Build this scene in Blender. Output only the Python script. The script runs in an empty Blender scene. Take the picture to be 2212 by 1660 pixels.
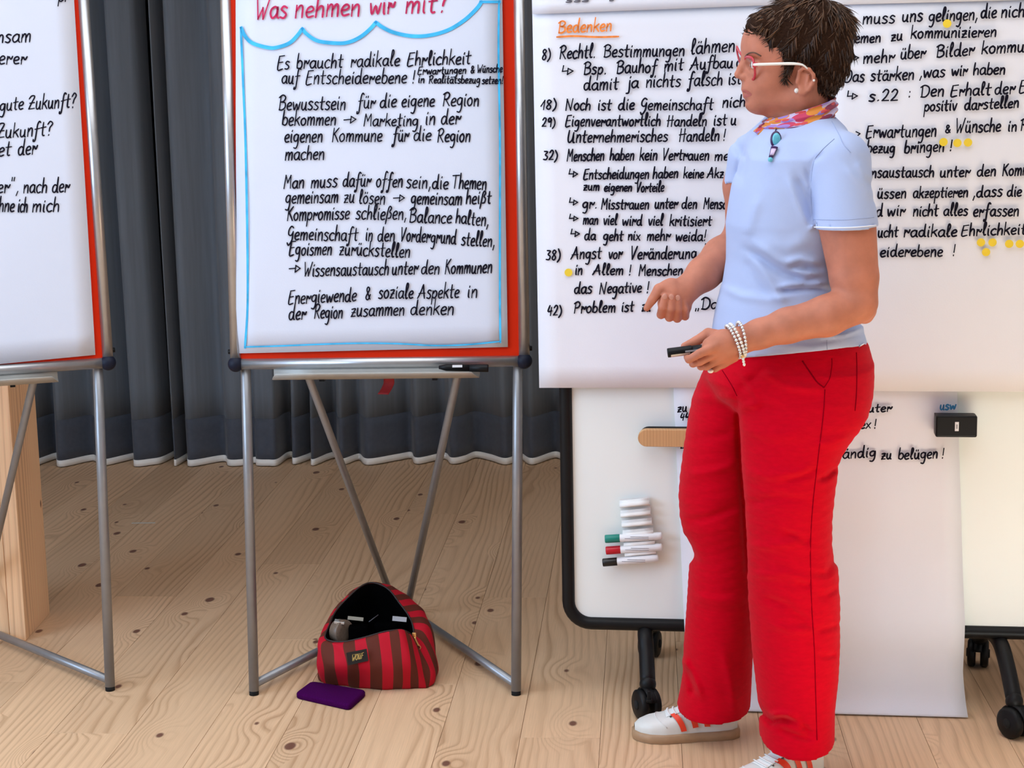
import bpy, bmesh, math, random
import numpy as np
from mathutils import Vector, Matrix
random.seed(7); rng = np.random.default_rng(7)
S = bpy.context.scene
COL = S.collection

# ------------------------------------------------------------------ camera
F = 3700.0; PITCH = math.atan(640/3700.0); ROLL = 0.02; CH = 1.48
cp, sp = math.cos(PITCH), math.sin(PITCH); cr, sr = math.cos(ROLL), math.sin(ROLL)
FW = np.array([0, cp, -sp]); U0 = np.array([0, sp, cp]); X0 = np.array([1., 0, 0])
RT = cr*X0 - sr*U0; UP = cr*U0 + sr*X0; CAM = np.array([0, 0, CH])
cd = bpy.data.cameras.new('camera'); cam = bpy.data.objects.new('camera', cd); COL.objects.link(cam)
cd.sensor_width = 36; cd.lens = 36*F/2212; cd.clip_start = .05
cam.matrix_world = Matrix(((RT[0], UP[0], -FW[0], 0), (RT[1], UP[1], -FW[1], 0), (RT[2], UP[2], -FW[2], CH), (0, 0, 0, 1)))
S.camera = cam
# ------------------------------------------------------------------ light
S.view_settings.view_transform = 'Standard'; S.view_settings.look = 'None'
S.view_settings.gamma = 1; S.view_settings.use_curve_mapping = False
S.view_settings.exposure = 0.08
w = bpy.data.worlds.new('sky'); S.world = w; w.use_nodes = True
w.node_tree.nodes['Background'].inputs[0].default_value = (.55, .72, 1, 1)
w.node_tree.nodes['Background'].inputs[1].default_value = 1.0
ROOMYAW = math.radians(-4.5)
def room(x, y, z):   # room-aligned coordinates to world
    c, s = math.cos(ROOMYAW), math.sin(ROOMYAW)
    return (x*c - y*s, x*s + y*c, z)
def area(name, loc, target, sx, sy, power, col):
    l = bpy.data.lights.new(name, 'AREA'); l.shape = 'RECTANGLE'; l.size = sx; l.size_y = sy
    l.energy = power; l.color = col
    o = bpy.data.objects.new(name, l); COL.objects.link(o); o.location = loc
    o.rotation_euler = (Vector(target)-Vector(loc)).to_track_quat('-Z', 'Y').to_euler(); return o
SUN_E = 54.0
sl = bpy.data.lights.new('sun', 'SUN'); sl.energy = SUN_E; sl.angle = .01; sl.color = (.78, .92, .98)
so = bpy.data.objects.new('sun', sl); COL.objects.link(so)
so.rotation_euler = Vector((0.02, 1, -math.tan(math.radians(29)))).to_track_quat('-Z', 'Y').to_euler()
so.location = (1, -4, 4)
area('window_daylight_left', room(-3.35, 1.6, 1.8), room(0, 2.6, 1.2), 2.8, 1.9, 95, (.55, .74, 1))
area('ceiling_skylight', room(-.4, 2.6, 3.02), room(-.4, 2.6, 0), 3.6, 3.4, 82, (.86, .93, 1))

# ------------------------------------------------------------------ pixel helpers
def ray(x, y): return FW + (x-1106)/F*RT - (y-830)/F*UP
def P(x, y, Y):
    d = ray(x, y); return CAM + d*(Y/d[1])
def G(x, y, z=0.):
    d = ray(x, y); return CAM + d*((z-CH)/d[2])
def PL(x, y, o, n):
    d = ray(x, y); return CAM + d*(np.dot(o-CAM, n)/np.dot(d, n))
def proj(q):
    q = np.asarray(q)-CAM; z = q@FW; return 1106+F*(q@RT)/z, 830-F*(q@UP)/z
def SC(Y): return (Y*.985+.1)/F       # metres per photo pixel at depth Y

# ------------------------------------------------------------------ materials
MATS = {}
def mat(name, col, rough=.6, metal=0., var=.0, vscale=30., bump=0., bscale=200., spec=.5, sss=0., stretch=(1, 1, 1), coat=0., trans=0., alpha=1., sheen=0.):
    if name in MATS: return MATS[name]
    m = bpy.data.materials.new(name); m.use_nodes = True; nt = m.node_tree; N = nt.nodes; L = nt.links
    b = N['Principled BSDF']; c = (*col, 1)
    b.inputs['Base Color'].default_value = c; b.inputs['Roughness'].default_value = rough
    b.inputs['Metallic'].default_value = metal; b.inputs['Specular IOR Level'].default_value = spec
    b.inputs['Coat Weight'].default_value = coat; b.inputs['Transmission Weight'].default_value = trans
    b.inputs['Sheen Weight'].default_value = sheen; b.inputs['Alpha'].default_value = alpha
    if sss:
        b.inputs['Subsurface Weight'].default_value = sss; b.inputs['Subsurface Radius'].default_value = (1, .35, .2)
        b.inputs['Subsurface Scale'].default_value = .008
    if var or bump:
        tc = N.new('ShaderNodeTexCoord'); mp = N.new('ShaderNodeMapping'); mp.inputs['Scale'].default_value = stretch
        L.new(tc.outputs['Object'], mp.inputs[0])
    if var:
        n = N.new('ShaderNodeTexNoise'); n.inputs['Scale'].default_value = vscale; n.inputs['Detail'].default_value = 4
        L.new(mp.outputs[0], n.inputs['Vector'])
        r = N.new('ShaderNodeValToRGB'); r.color_ramp.elements[0].position = .3; r.color_ramp.elements[1].position = .7
        r.color_ramp.elements[0].color = (*[max(0, x*(1-var)) for x in col], 1)
        r.color_ramp.elements[1].color = (*[min(1, x*(1+var)) for x in col], 1)
        L.new(n.outputs[0], r.inputs[0]); L.new(r.outputs[0], b.inputs['Base Color'])
    if bump:
        n2 = N.new('ShaderNodeTexNoise'); n2.inputs['Scale'].default_value = bscale; n2.inputs['Detail'].default_value = 3
        L.new(mp.outputs[0], n2.inputs['Vector'])
        bp = N.new('ShaderNodeBump'); bp.inputs['Strength'].default_value = bump; bp.inputs['Distance'].default_value = .002
        L.new(n2.outputs[0], bp.inputs['Height']); L.new(bp.outputs[0], b.inputs['Normal'])
    MATS[name] = m; return m

def wood_mat(name, light, mid, dark, axis='Y', knots=True, scale=1.0, freq=46.0):
    m = bpy.data.materials.new(name); m.use_nodes = True; nt = m.node_tree; N = nt.nodes; L = nt.links
    def math_(op, a, b=None, c=None):
        n = N.new('ShaderNodeMath'); n.operation = op
        for i, v in enumerate((a, b, c)):
            if v is None: continue
            if isinstance(v, (int, float)): n.inputs[i].default_value = v
            else: L.new(v, n.inputs[i])
        return n.outputs[0]
    b = N['Principled BSDF']; b.inputs['Roughness'].default_value = .5; b.inputs['Specular IOR Level'].default_value = .3
    tc = N.new('ShaderNodeTexCoord'); oi = N.new('ShaderNodeObjectInfo')
    sp_ = N.new('ShaderNodeSeparateXYZ'); L.new(tc.outputs['Object'], sp_.inputs[0])
    rnd = oi.outputs['Random']
    if axis == 'Y': ac, al, th = sp_.outputs[0], sp_.outputs[1], sp_.outputs[2]
    else: ac, al, th = math_('ADD', sp_.outputs[0], sp_.outputs[1]), sp_.outputs[2], sp_.outputs[0]
    ac = math_('MULTIPLY_ADD', rnd, 37.0, ac); al = math_('MULTIPLY_ADD', rnd, 91.0, al)
    def vec(kx, ky, z=0.):
        c = N.new('ShaderNodeCombineXYZ'); L.new(math_('MULTIPLY', ac, kx), c.inputs[0]); L.new(math_('MULTIPLY', al, ky), c.inputs[1])
        L.new(math_('MULTIPLY', rnd, 13.0), c.inputs[2]); return c.outputs[0]
    def noise(v, sc, det=2, rough=.5, ndist=0):
        n = N.new('ShaderNodeTexNoise'); n.inputs['Scale'].default_value = sc; n.inputs['Detail'].default_value = det; n.inputs['Roughness'].default_value = rough
        n.inputs['Distortion'].default_value = ndist; L.new(v, n.inputs['Vector']); return n.outputs[0]
    # knots on a stretched 2D cell pattern
    vk = N.new('ShaderNodeTexVoronoi'); vk.voronoi_dimensions = '2D'; vk.inputs['Scale'].default_value = 1.0
    L.new(vec(5.2*scale, 3.0*scale), vk.inputs['Vector'])
    dist = vk.outputs['Distance']; kc = N.new('ShaderNodeSeparateColor'); L.new(vk.outputs['Color'], kc.inputs[0]); kr = kc.outputs[0]
    size = math_('MULTIPLY', math_('MAXIMUM', math_('SUBTRACT', kr, .38), .0), .105)          # many cells have no knot
    infl = N.new('ShaderNodeMapRange'); infl.interpolation_type = 'SMOOTHERSTEP'; infl.inputs[1].default_value = 0; infl.inputs[2].default_value = .42; infl.inputs[3].default_value = 1; infl.inputs[4].default_value = 0; L.new(dist, infl.inputs[0])
    warp = math_('MULTIPLY', math_('MULTIPLY', infl.outputs[0], size), 75.0 if knots else 0.0)
    n1 = noise(vec(3.4*scale, .42*scale), 1.0, 2.5, .45)
    n1b = noise(vec(9*scale, 1.2*scale), 1.0, 1.0)
    ph = math_('MULTIPLY_ADD', ac, freq*scale, math_('MULTIPLY_ADD', n1, 11.0, math_('MULTIPLY_ADD', n1b, 1.3, warp)))
    fr = math_('FRACT', ph)
    ring = N.new('ShaderNodeValToRGB'); e = ring.color_ramp.elements
    e[0].position = 0; e[0].color = (.30, .30, .30, 1); e[1].position = 1; e[1].color = (.30, .30, .30, 1)
    q = e.new(.18); q.color = (0, 0, 0, 1); q = e.new(.55); q.color = (.12, .12, .12, 1); q = e.new(.84); q.color = (.85, .85, .85, 1); q = e.new(.90); q.color = (1, 1, 1, 1)
    L.new(fr, ring.inputs[0])
    vis = N.new('ShaderNodeMapRange'); vis.inputs[1].default_value = .35; vis.inputs[2].default_value = .65; vis.inputs[3].default_value = .12; vis.inputs[4].default_value = .62; L.new(noise(vec(5, .8), 1.0, 2), vis.inputs[0])
    fac = math_('MULTIPLY', ring.outputs[0], vis.outputs[0])
    base = N.new('ShaderNodeMixRGB'); base.inputs[1].default_value = (*light, 1); base.inputs[2].default_value = (*mid, 1); L.new(noise(vec(6, 1.5), 1.0, 3), base.inputs[0])
    hs = N.new('ShaderNodeHueSaturation'); L.new(base.outputs[0], hs.inputs['Color'])
    mr = N.new('ShaderNodeMapRange'); mr.inputs[3].default_value = .88; mr.inputs[4].default_value = 1.08; L.new(rnd, mr.inputs[0]); L.new(mr.outputs[0], hs.inputs['Value'])
    m1 = N.new('ShaderNodeMixRGB'); L.new(fac, m1.inputs[0]); L.new(hs.outputs[0], m1.inputs[1]); m1.inputs[2].default_value = (*dark, 1)
    fine = N.new('ShaderNodeMapRange'); fine.inputs[3].default_value = .84; fine.inputs[4].default_value = 1.12; L.new(noise(vec(420, 9), 1.0, 3), fine.inputs[0])
    m2 = N.new('ShaderNodeVectorMath'); m2.operation = 'SCALE'; L.new(m1.outputs[0], m2.inputs[0]); L.new(fine.outputs[0], m2.inputs['Scale'])
    out = m2.outputs[0]
    if knots:
        kd = math_('SUBTRACT', dist, size)
        kk = N.new('ShaderNodeMapRange'); kk.inputs[1].default_value = -.008; kk.inputs[2].default_value = .016; kk.inputs[3].default_value = .92; kk.inputs[4].default_value = 0; L.new(kd, kk.inputs[0])
        gate = math_('GREATER_THAN', size, .016)
        km = N.new('ShaderNodeMixRGB'); L.new(math_('MULTIPLY', kk.outputs[0], gate), km.inputs[0]); L.new(out, km.inputs[1]); km.inputs[2].default_value = (.15, .055, .038, 1); out = km.outputs[0]
    L.new(out, b.inputs['Base Color'])
    return m

# ------------------------------------------------------------------ mesh helpers
def tag(o, label=None, cat=None, group=None, kind=None):
    if label: o['label'] = label
    if cat: o['category'] = cat
    if group: o['group'] = group
    if kind: o['kind'] = kind
    return o
def empty(name, loc, label, cat, group=None):
    o = bpy.data.objects.new(name, None); COL.objects.link(o); o.location = tuple(loc); o.empty_display_size = .05
    tag(o, label, cat, group); return o
def obj(name, data, m, parent=None, smooth=True, mats=None):
    V, Fc = data
    me = bpy.data.meshes.new(name); me.from_pydata([tuple(map(float, v)) for v in V] if not isinstance(V, np.ndarray) else V.tolist(), [], Fc if isinstance(Fc, list) else Fc.tolist())
    me.update()
    o = bpy.data.objects.new(name, me); COL.objects.link(o)
    for mm in (mats or [m]): me.materials.append(mm)
    if smooth: me.polygons.foreach_set('use_smooth', [True]*len(me.polygons))
    if parent is not None:
        o.parent = parent
        pm = world_of(parent); o.matrix_parent_inverse = pm.inverted()
    return o
def world_of(o):
    m = o.matrix_basis.copy()
    while o.parent is not None:
        m = o.parent.matrix_basis @ o.matrix_parent_inverse @ m if False else m
        pm = world_of(o.parent); return pm @ o.matrix_parent_inverse @ o.matrix_basis
    return m
def join(*parts):
    V = []; Fc = []
    for v, f in parts:
        n = len(V); V.extend([tuple(map(float, a)) for a in v]); Fc.extend([tuple(int(i)+n for i in q) for q in f])
    return V, Fc
def box(c, sx, sy, sz, R=None, bev=0.):
    bm = bmesh.new(); bmesh.ops.create_cube(bm, size=1)
    for v in bm.verts: v.co = Vector((v.co.x*sx, v.co.y*sy, v.co.z*sz))
    if bev: bmesh.ops.bevel(bm, geom=list(bm.edges), offset=bev, segments=3, profile=.5, affect='EDGES')
    V = []
    for v in bm.verts:
        p = v.co.copy()
        if R is not None: p = R @ p
        V.append((p.x+c[0], p.y+c[1], p.z+c[2]))
    bm.verts.index_update(); Fc = [tuple(v.index for v in f.verts) for f in bm.faces]; bm.free(); return V, Fc
def frame_of(d):
    d = np.array(d, float); d /= np.linalg.norm(d)
    a = np.array([0, 0, 1.]) if abs(d[2]) < .9 else np.array([1., 0, 0])
    u = np.cross(a, d); u /= np.linalg.norm(u); return u, np.cross(d, u)
def tube(pts, r, n=12, closed=False, flat=1.0, up=None):
    pts = [np.array(p, float) for p in pts]; m = len(pts); rs = r if hasattr(r, '__len__') else [r]*m
    V = []; Fc = []; u = None
    for i, p in enumerate(pts):
        if closed: d = pts[(i+1) % m]-pts[i-1]
        else: d = pts[min(i+1, m-1)]-pts[max(i-1, 0)]
        d = d/(np.linalg.norm(d)+1e-12)
        if up is not None: u = np.cross(np.array(up, float), d); u /= np.linalg.norm(u)
        elif u is None: u, _ = frame_of(d)
        else: u = u-d*np.dot(u, d); u /= np.linalg.norm(u)
        v = np.cross(d, u)
        for k in range(n):
            a = 2*math.pi*k/n; V.append(p+rs[i]*(math.cos(a)*u+flat*math.sin(a)*v))
    for i in range(m if closed else m-1):
        for k in range(n):
            a = i*n+k; b = i*n+(k+1) % n; j = ((i+1) % m)*n
            Fc.append((a, b, j+(k+1) % n, j+k))
    if not closed:
        Fc.append(tuple(range(n))[::-1]); Fc.append(tuple((m-1)*n+k for k in range(n)))
    return V, Fc
def cat(pts, sub=6, closed=False):
    pts = [np.array(p, float) for p in pts]; n = len(pts); out = []
    if n < 3 and not closed: return pts
    for i in range(n if closed else n-1):
        p0 = pts[i-1] if (closed or i > 0) else 2*pts[0]-pts[1]
        p1 = pts[i]; p2 = pts[(i+1) % n]
        p3 = pts[(i+2) % n] if (closed or i+2 < n) else 2*pts[-1]-pts[-2]
        for k in range(sub):
            t = k/sub; out.append(.5*((2*p1)+(p2-p0)*t+(2*p0-5*p1+4*p2-p3)*t*t+(3*p1-p0-3*p2+p3)*t**3))
    if not closed: out.append(pts[-1])
    return out
def ellipsoid(c, rx, ry, rz, R=None, n=20, m=12):
    V = []; Fc = []
    for i in range(m+1):
        t = math.pi*i/m
        for k in range(n):
            a = 2*math.pi*k/n; p = np.array([rx*math.sin(t)*math.cos(a), ry*math.sin(t)*math.sin(a), rz*math.cos(t)])
            if R is not None: p = np.array(R @ Vector(p))
            V.append(p+np.array(c))
    for i in range(m):
        for k in range(n): Fc.append((i*n+k, (i+1)*n+k, (i+1)*n+(k+1) % n, i*n+(k+1) % n))
    return V, Fc
def lathe(prof, c, axis=(0, 0, 1), n=24):
    """prof: (radius, height) pairs along axis"""
    ax = np.array(axis, float); ax /= np.linalg.norm(ax); u, v = frame_of(ax); V = []; Fc = []
    for r, h in prof:
        for k in range(n):
            a = 2*math.pi*k/n; V.append(np.array(c)+ax*h+r*(math.cos(a)*u+math.sin(a)*v))
    for i in range(len(prof)-1):
        for k in range(n): Fc.append((i*n+k, i*n+(k+1) % n, (i+1)*n+(k+1) % n, (i+1)*n+k))
    Fc.append(tuple(range(n))[::-1]); Fc.append(tuple((len(prof)-1)*n+k for k in range(n)))
    return V, Fc
def grid(fn, nu, nv, closed_u=False):
    V = []; Fc = []
    for j in range(nv):
        for i in range(nu): V.append(fn(i/(nu if closed_u else nu-1), j/(nv-1)))
    for j in range(nv-1):
        for i in range(nu if closed_u else nu-1):
            a = j*nu+i; b = j*nu+(i+1) % nu; Fc.append((a, b, b+nu, a+nu))
    return V, Fc
def solidify(o, t, offset=0.):
    md = o.modifiers.new('thick', 'SOLIDIFY'); md.thickness = t; md.offset = offset; return o

# ------------------------------------------------------------------ handwriting
GL = {
'a': (9, "7.5,8 5,10 1.5,8 .5,4 2.5,.3 5.5,1.5 7.3,5 7.5,9.5;7.5,9.5 7.4,2 9,0"),
'b': (8.4, "1.6,19 .9,8 .9,1;.9,6.5 3.5,10 7,8 7.2,3 4.5,0 .9,1.2"),
'c': (7.4, "7,8.5 4.5,10 1.2,7.5 .6,3.5 3,0 7,1.2"),
'd': (9.8, "7,8 4.5,9.8 1.2,7.5 .8,3 3,.2 6,2 7.3,8;8,19 7.5,8 8,1 9.5,.4"),
'e': (7.6, "1,4.8 5,5.5 6.8,7.5 5,10 2,8.5 .6,4.5 2.5,.3 7,1.2"),
'f': (7.6, "8,17.5 6,19 4.2,15 3.5,5 2.5,-5 0,-6.5 .3,-4;1,9 7.4,10"),
'g': (9, "7,8.4 4.5,10 1.2,8 .8,4 3,1.5 6,3 7.3,9;7.4,9.5 7.2,-2 5,-7.5 1.5,-7"),
'h': (8.2, "1.5,19 1,8 .8,0;.8,5 4,9.8 6.5,8 6.8,0"),
'i': (3.8, "1.5,10 1.5,2 2.4,0;1.9,13.5 2.3,15"),
'j': (4.4, "3,10 3,-5 0,-7;3.2,13.5 3.6,15"),
'k': (8.2, "1.4,19 .8,0;7.2,10.4 1,5 3.4,6 7.6,0"),
'l': (5.2, ".6,4 4,13 4.1,18 2.6,19 1.6,14 1.6,4 2.6,.2 4.6,1"),
'm': (12, "1,10 1,0;1,5 3.5,9.8 5.5,8.5 5.6,0;5.6,5 8.2,9.8 10.3,8.5 10.5,0"),
'n': (8.2, "1,10 1,0;1,5 4,9.8 6.5,8.5 6.8,0"),
'o': (8.4, "4.6,10 1.4,8 .6,4 3,0 6.5,2 7,7 4.4,10.2"),
'p': (8.4, "1,10 .4,-8;1,6 4,10 7,8 7,3.5 4,.3 1,2"),
'r': (7.4, "1,10 1,0;1,5 3,9.5 4.4,6.8 5.8,6.2 7.4,10"),
's': (7.4, "6.6,9 3.5,10.3 1.3,7.8 4,5.5 6.3,3 4,0 .5,.8"),
't': (7, "3.2,16 2.8,3 4,.2 5.5,.6;.3,9.6 6.8,10.3"),
'u': (8.8, "1,10 1,3 3,.2 6,3 6.7,9.8;6.7,9.8 6.7,1.5 8,0"),
'v': (7.6, ".5,10 3.5,0 7,10"),
'w': (11.4, ".5,10 2.5,0 5.5,8 8,0 10.6,10"),
'x': (7.8, "1,10 7,0;7.2,10 .5,0"),
'z': (7.6, "1,9.5 6.4,9.9 3.8,5 1.2,0;1.2,0 6.8,.3;1.5,5 6.5,5.3"),
'ß': (8.6, "0,-6 1.2,4 2.6,14 5,17 7,14 4.6,10 7.4,7 6.4,2 3,1.2"),
'A': (13, "0,0 4.5,9 7.5,18;7.5,18 9,9 11,0;1.6,6.4 10.8,6.8"),
'B': (11, "2.2,17 1.6,0;0,15 5,18 9.4,15 7,10.4 3.4,9.6;3.4,9.6 9,8.4 9.6,3 5,0 1.4,.6"),
'D': (12, "2.6,16.6 2.2,1;0,14.6 5,17.6 10.4,14 11,6 7,.4 1.2,.4"),
'E': (9.6, "9,17 2.4,16.4;2.4,16.4 1,0 8,.6;1.6,8.6 7.6,9.2"),
'G': (10, "8.6,16 5,18 1.6,13 2,7 6,6 8.4,11;8.4,11 7.6,0 3,-7 .6,-4"),
'H': (11.4, "2.6,17 1.6,0;8.8,17 8,0;.2,9 10.6,10"),
'K': (10, "2.2,17 1.4,0;9,17.4 2,8.6 4,9 9.4,0"),
'M': (12.4, "1,0 2.2,17.6;2.2,17.6 5.8,7.4;5.8,7.4 10,17.4;10,17.4 10.8,0"),
'N': (12.4, "1,0 1.8,17;1.8,17 8.6,0;8.6,0 10.6,18"),
'O': (11, "6,17 1.6,12 1.4,4 5,0 9.6,4 9.4,13 5.6,17"), 'F': (9, "9,17 2.4,16.4;2.4,16.4 1,0;1.6,8.6 7.6,9.2"),
'P': (10, "2.2,17 1.2,0;0,15 5.4,18 9,14 6.4,9 2,8.2"),
'R': (10.8, "2.2,17 1.2,0;0,15 5.4,18 9,14.6 6.4,9.4 2,8.8;3.4,9 9.6,0"),
'T': (11, "0,16.4 11,17.4;5.4,17 4.8,0"),
'U': (12, "2,17 1,5 3.4,0 7.4,4 9,14;9,10 9,1 11,0"),
'V': (10.4, "1.4,18 3.6,0;3.6,0 7,10 9.6,18"),
'W': (14, "1,18 3.4,0;3.4,0 7.4,10;7.4,10 8.6,0;8.6,0 13.6,18"),
'Z': (11, ".6,14 4,17.6 9,16.6 5,8 1.6,.4;1.6,.4 10,1;2,8.2 9.4,8.8"),
'0': (8, "4,17 1,12 1,5 4,0 7,5 7,12 4,17"), '1': (6, "0,6 4.6,17;4.6,17 4.2,0"),
'2': (8.4, "1,13 4,17 7,14 5,7 1,.6;1,.6 7.6,.8"), '3': (8, "1,16 6.4,15 3,9.6 6.8,6 5,.8 .6,1"),
'4': (8.6, "3,17 1,7 7.4,8;6.4,14 5.6,0"), '8': (8, "6.6,14.6 3.4,17 1.4,13 6.6,5 4.4,0 1,3 3,8 6.8,14"),
'9': (8, "7,14 4,17 1.4,13 3.4,9 7,13;7,13 6.4,0"), ')': (6, "1,18.5 4.6,10 4,2 1,-3.5"), '(': (6, "4,18 1,10 1.6,2 4.4,-3"),
'.': (4, "1.6,.2 2,1"), ',': (4, "2.6,2 1,-3.6"), '!': (5, "3,17 2.2,5.4;1.8,.2 2,1.2"), ':': (4, "1.6,1 1.9,2;1.8,8 2.1,9"),
'?': (8, "1,14 4,18 7.4,15 4.4,10 3.6,5.4;3.2,.2 3.5,1.2"), '&': (10, "8.8,1 2.4,12 4,16.4 6.4,13 1.6,4.6 3,.6 6,1 8.6,7"),
'"': (6, "1,19 .6,15;4,19 3.6,15"), '_': (6, "1,1 .6,-3;4,1 3.6,-3"), '/': (6, "5.4,17 .6,0"), '>': (7, ".6,10 6.4,6;6.4,6 2,1.6"),
'→': (17, "0,6.6 9,7;9,10.6 8.8,2.4;8.8,2.4 15.6,7;15.6,7 9,10.6"),
'↳': (16, "1.2,15 .4,7;.4,7 7.4,7.4;7.4,11 7.2,2.4;7.2,2.4 14,7;14,7 7.4,11"),
}
UML = {'ä': 'a', 'ö': 'o', 'ü': 'u'}
for k_, b_ in UML.items():
    a_, s_ = GL[b_]; GL[k_] = (a_, s_+";2.4,13.6 2.7,15;5.4,13.6 5.7,15")
def ribbon(pts, wid, n):
    """flat pen stroke on a plane with normal n"""
    m = len(pts); V = []; Fc = []
    for i, p in enumerate(pts):
        d = pts[min(i+1, m-1)]-pts[max(i-1, 0)]; L_ = np.linalg.norm(d)
        if L_ < 1e-9: d = np.array([1., 0, 0])
        else: d = d/L_
        s = np.cross(n, d)*wid*.5
        e = -d*wid*.35 if i == 0 else (d*wid*.35 if i == m-1 else 0)
        k = .72 if i in (0, m-1) else 1
        V += [p+e-s*k, p+e+s*k]
    for i in range(m-1): Fc.append((2*i, 2*i+2, 2*i+3, 2*i+1))
    return V, Fc
def write(text, x0, y0, x1, y1, xh, plane, wpx=3.4, jit=.35):
    """text laid between two photo points on the sheet plane (o, n)"""
    o, n = plane; adv = sum(GL[c][0]+1.2 if c != ' ' else 6 for c in text); sx = (x1-x0)/adv; sy = xh/10.
    cx = 0; parts = []; slant = .10
    for c in text:
        if c == ' ': cx += 6; continue
        a, st = GL[c]; jy = random.uniform(-jit, jit); js = random.uniform(.94, 1.06)
        for s in st.split(';'):
            pts = [tuple(map(float, q.split(','))) for q in s.split()]
            pp = []
            for gx, gy in pts:
                gx += random.uniform(-.18, .18); gy = gy*js+jy+random.uniform(-.18, .18)
                t = (cx+gx)*sx; px = x0+t+gy*sy*slant; py = y0+(y1-y0)*(t/(x1-x0))-gy*sy
                pp.append(np.array([px, py, 0]))
            pp = cat(pp, 4) if len(pp) > 2 else pp
            q = [PL(p[0], p[1], o, n) for p in pp]
            parts.append(ribbon(q, wpx*SC(o[1])*random.uniform(.9, 1.1), n))
        cx += a+1.2
    return join(*parts)
def stroke_px(pts, plane, wpx, sub=6):
    o, n = plane
    pp = cat([np.array([a, b, 0.]) for a, b in pts], sub) if len(pts) > 2 else [np.array([a, b, 0.]) for a, b in pts]
    return ribbon([PL(p[0], p[1], o, n) for p in pp], wpx*SC(o[1]), n)

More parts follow.
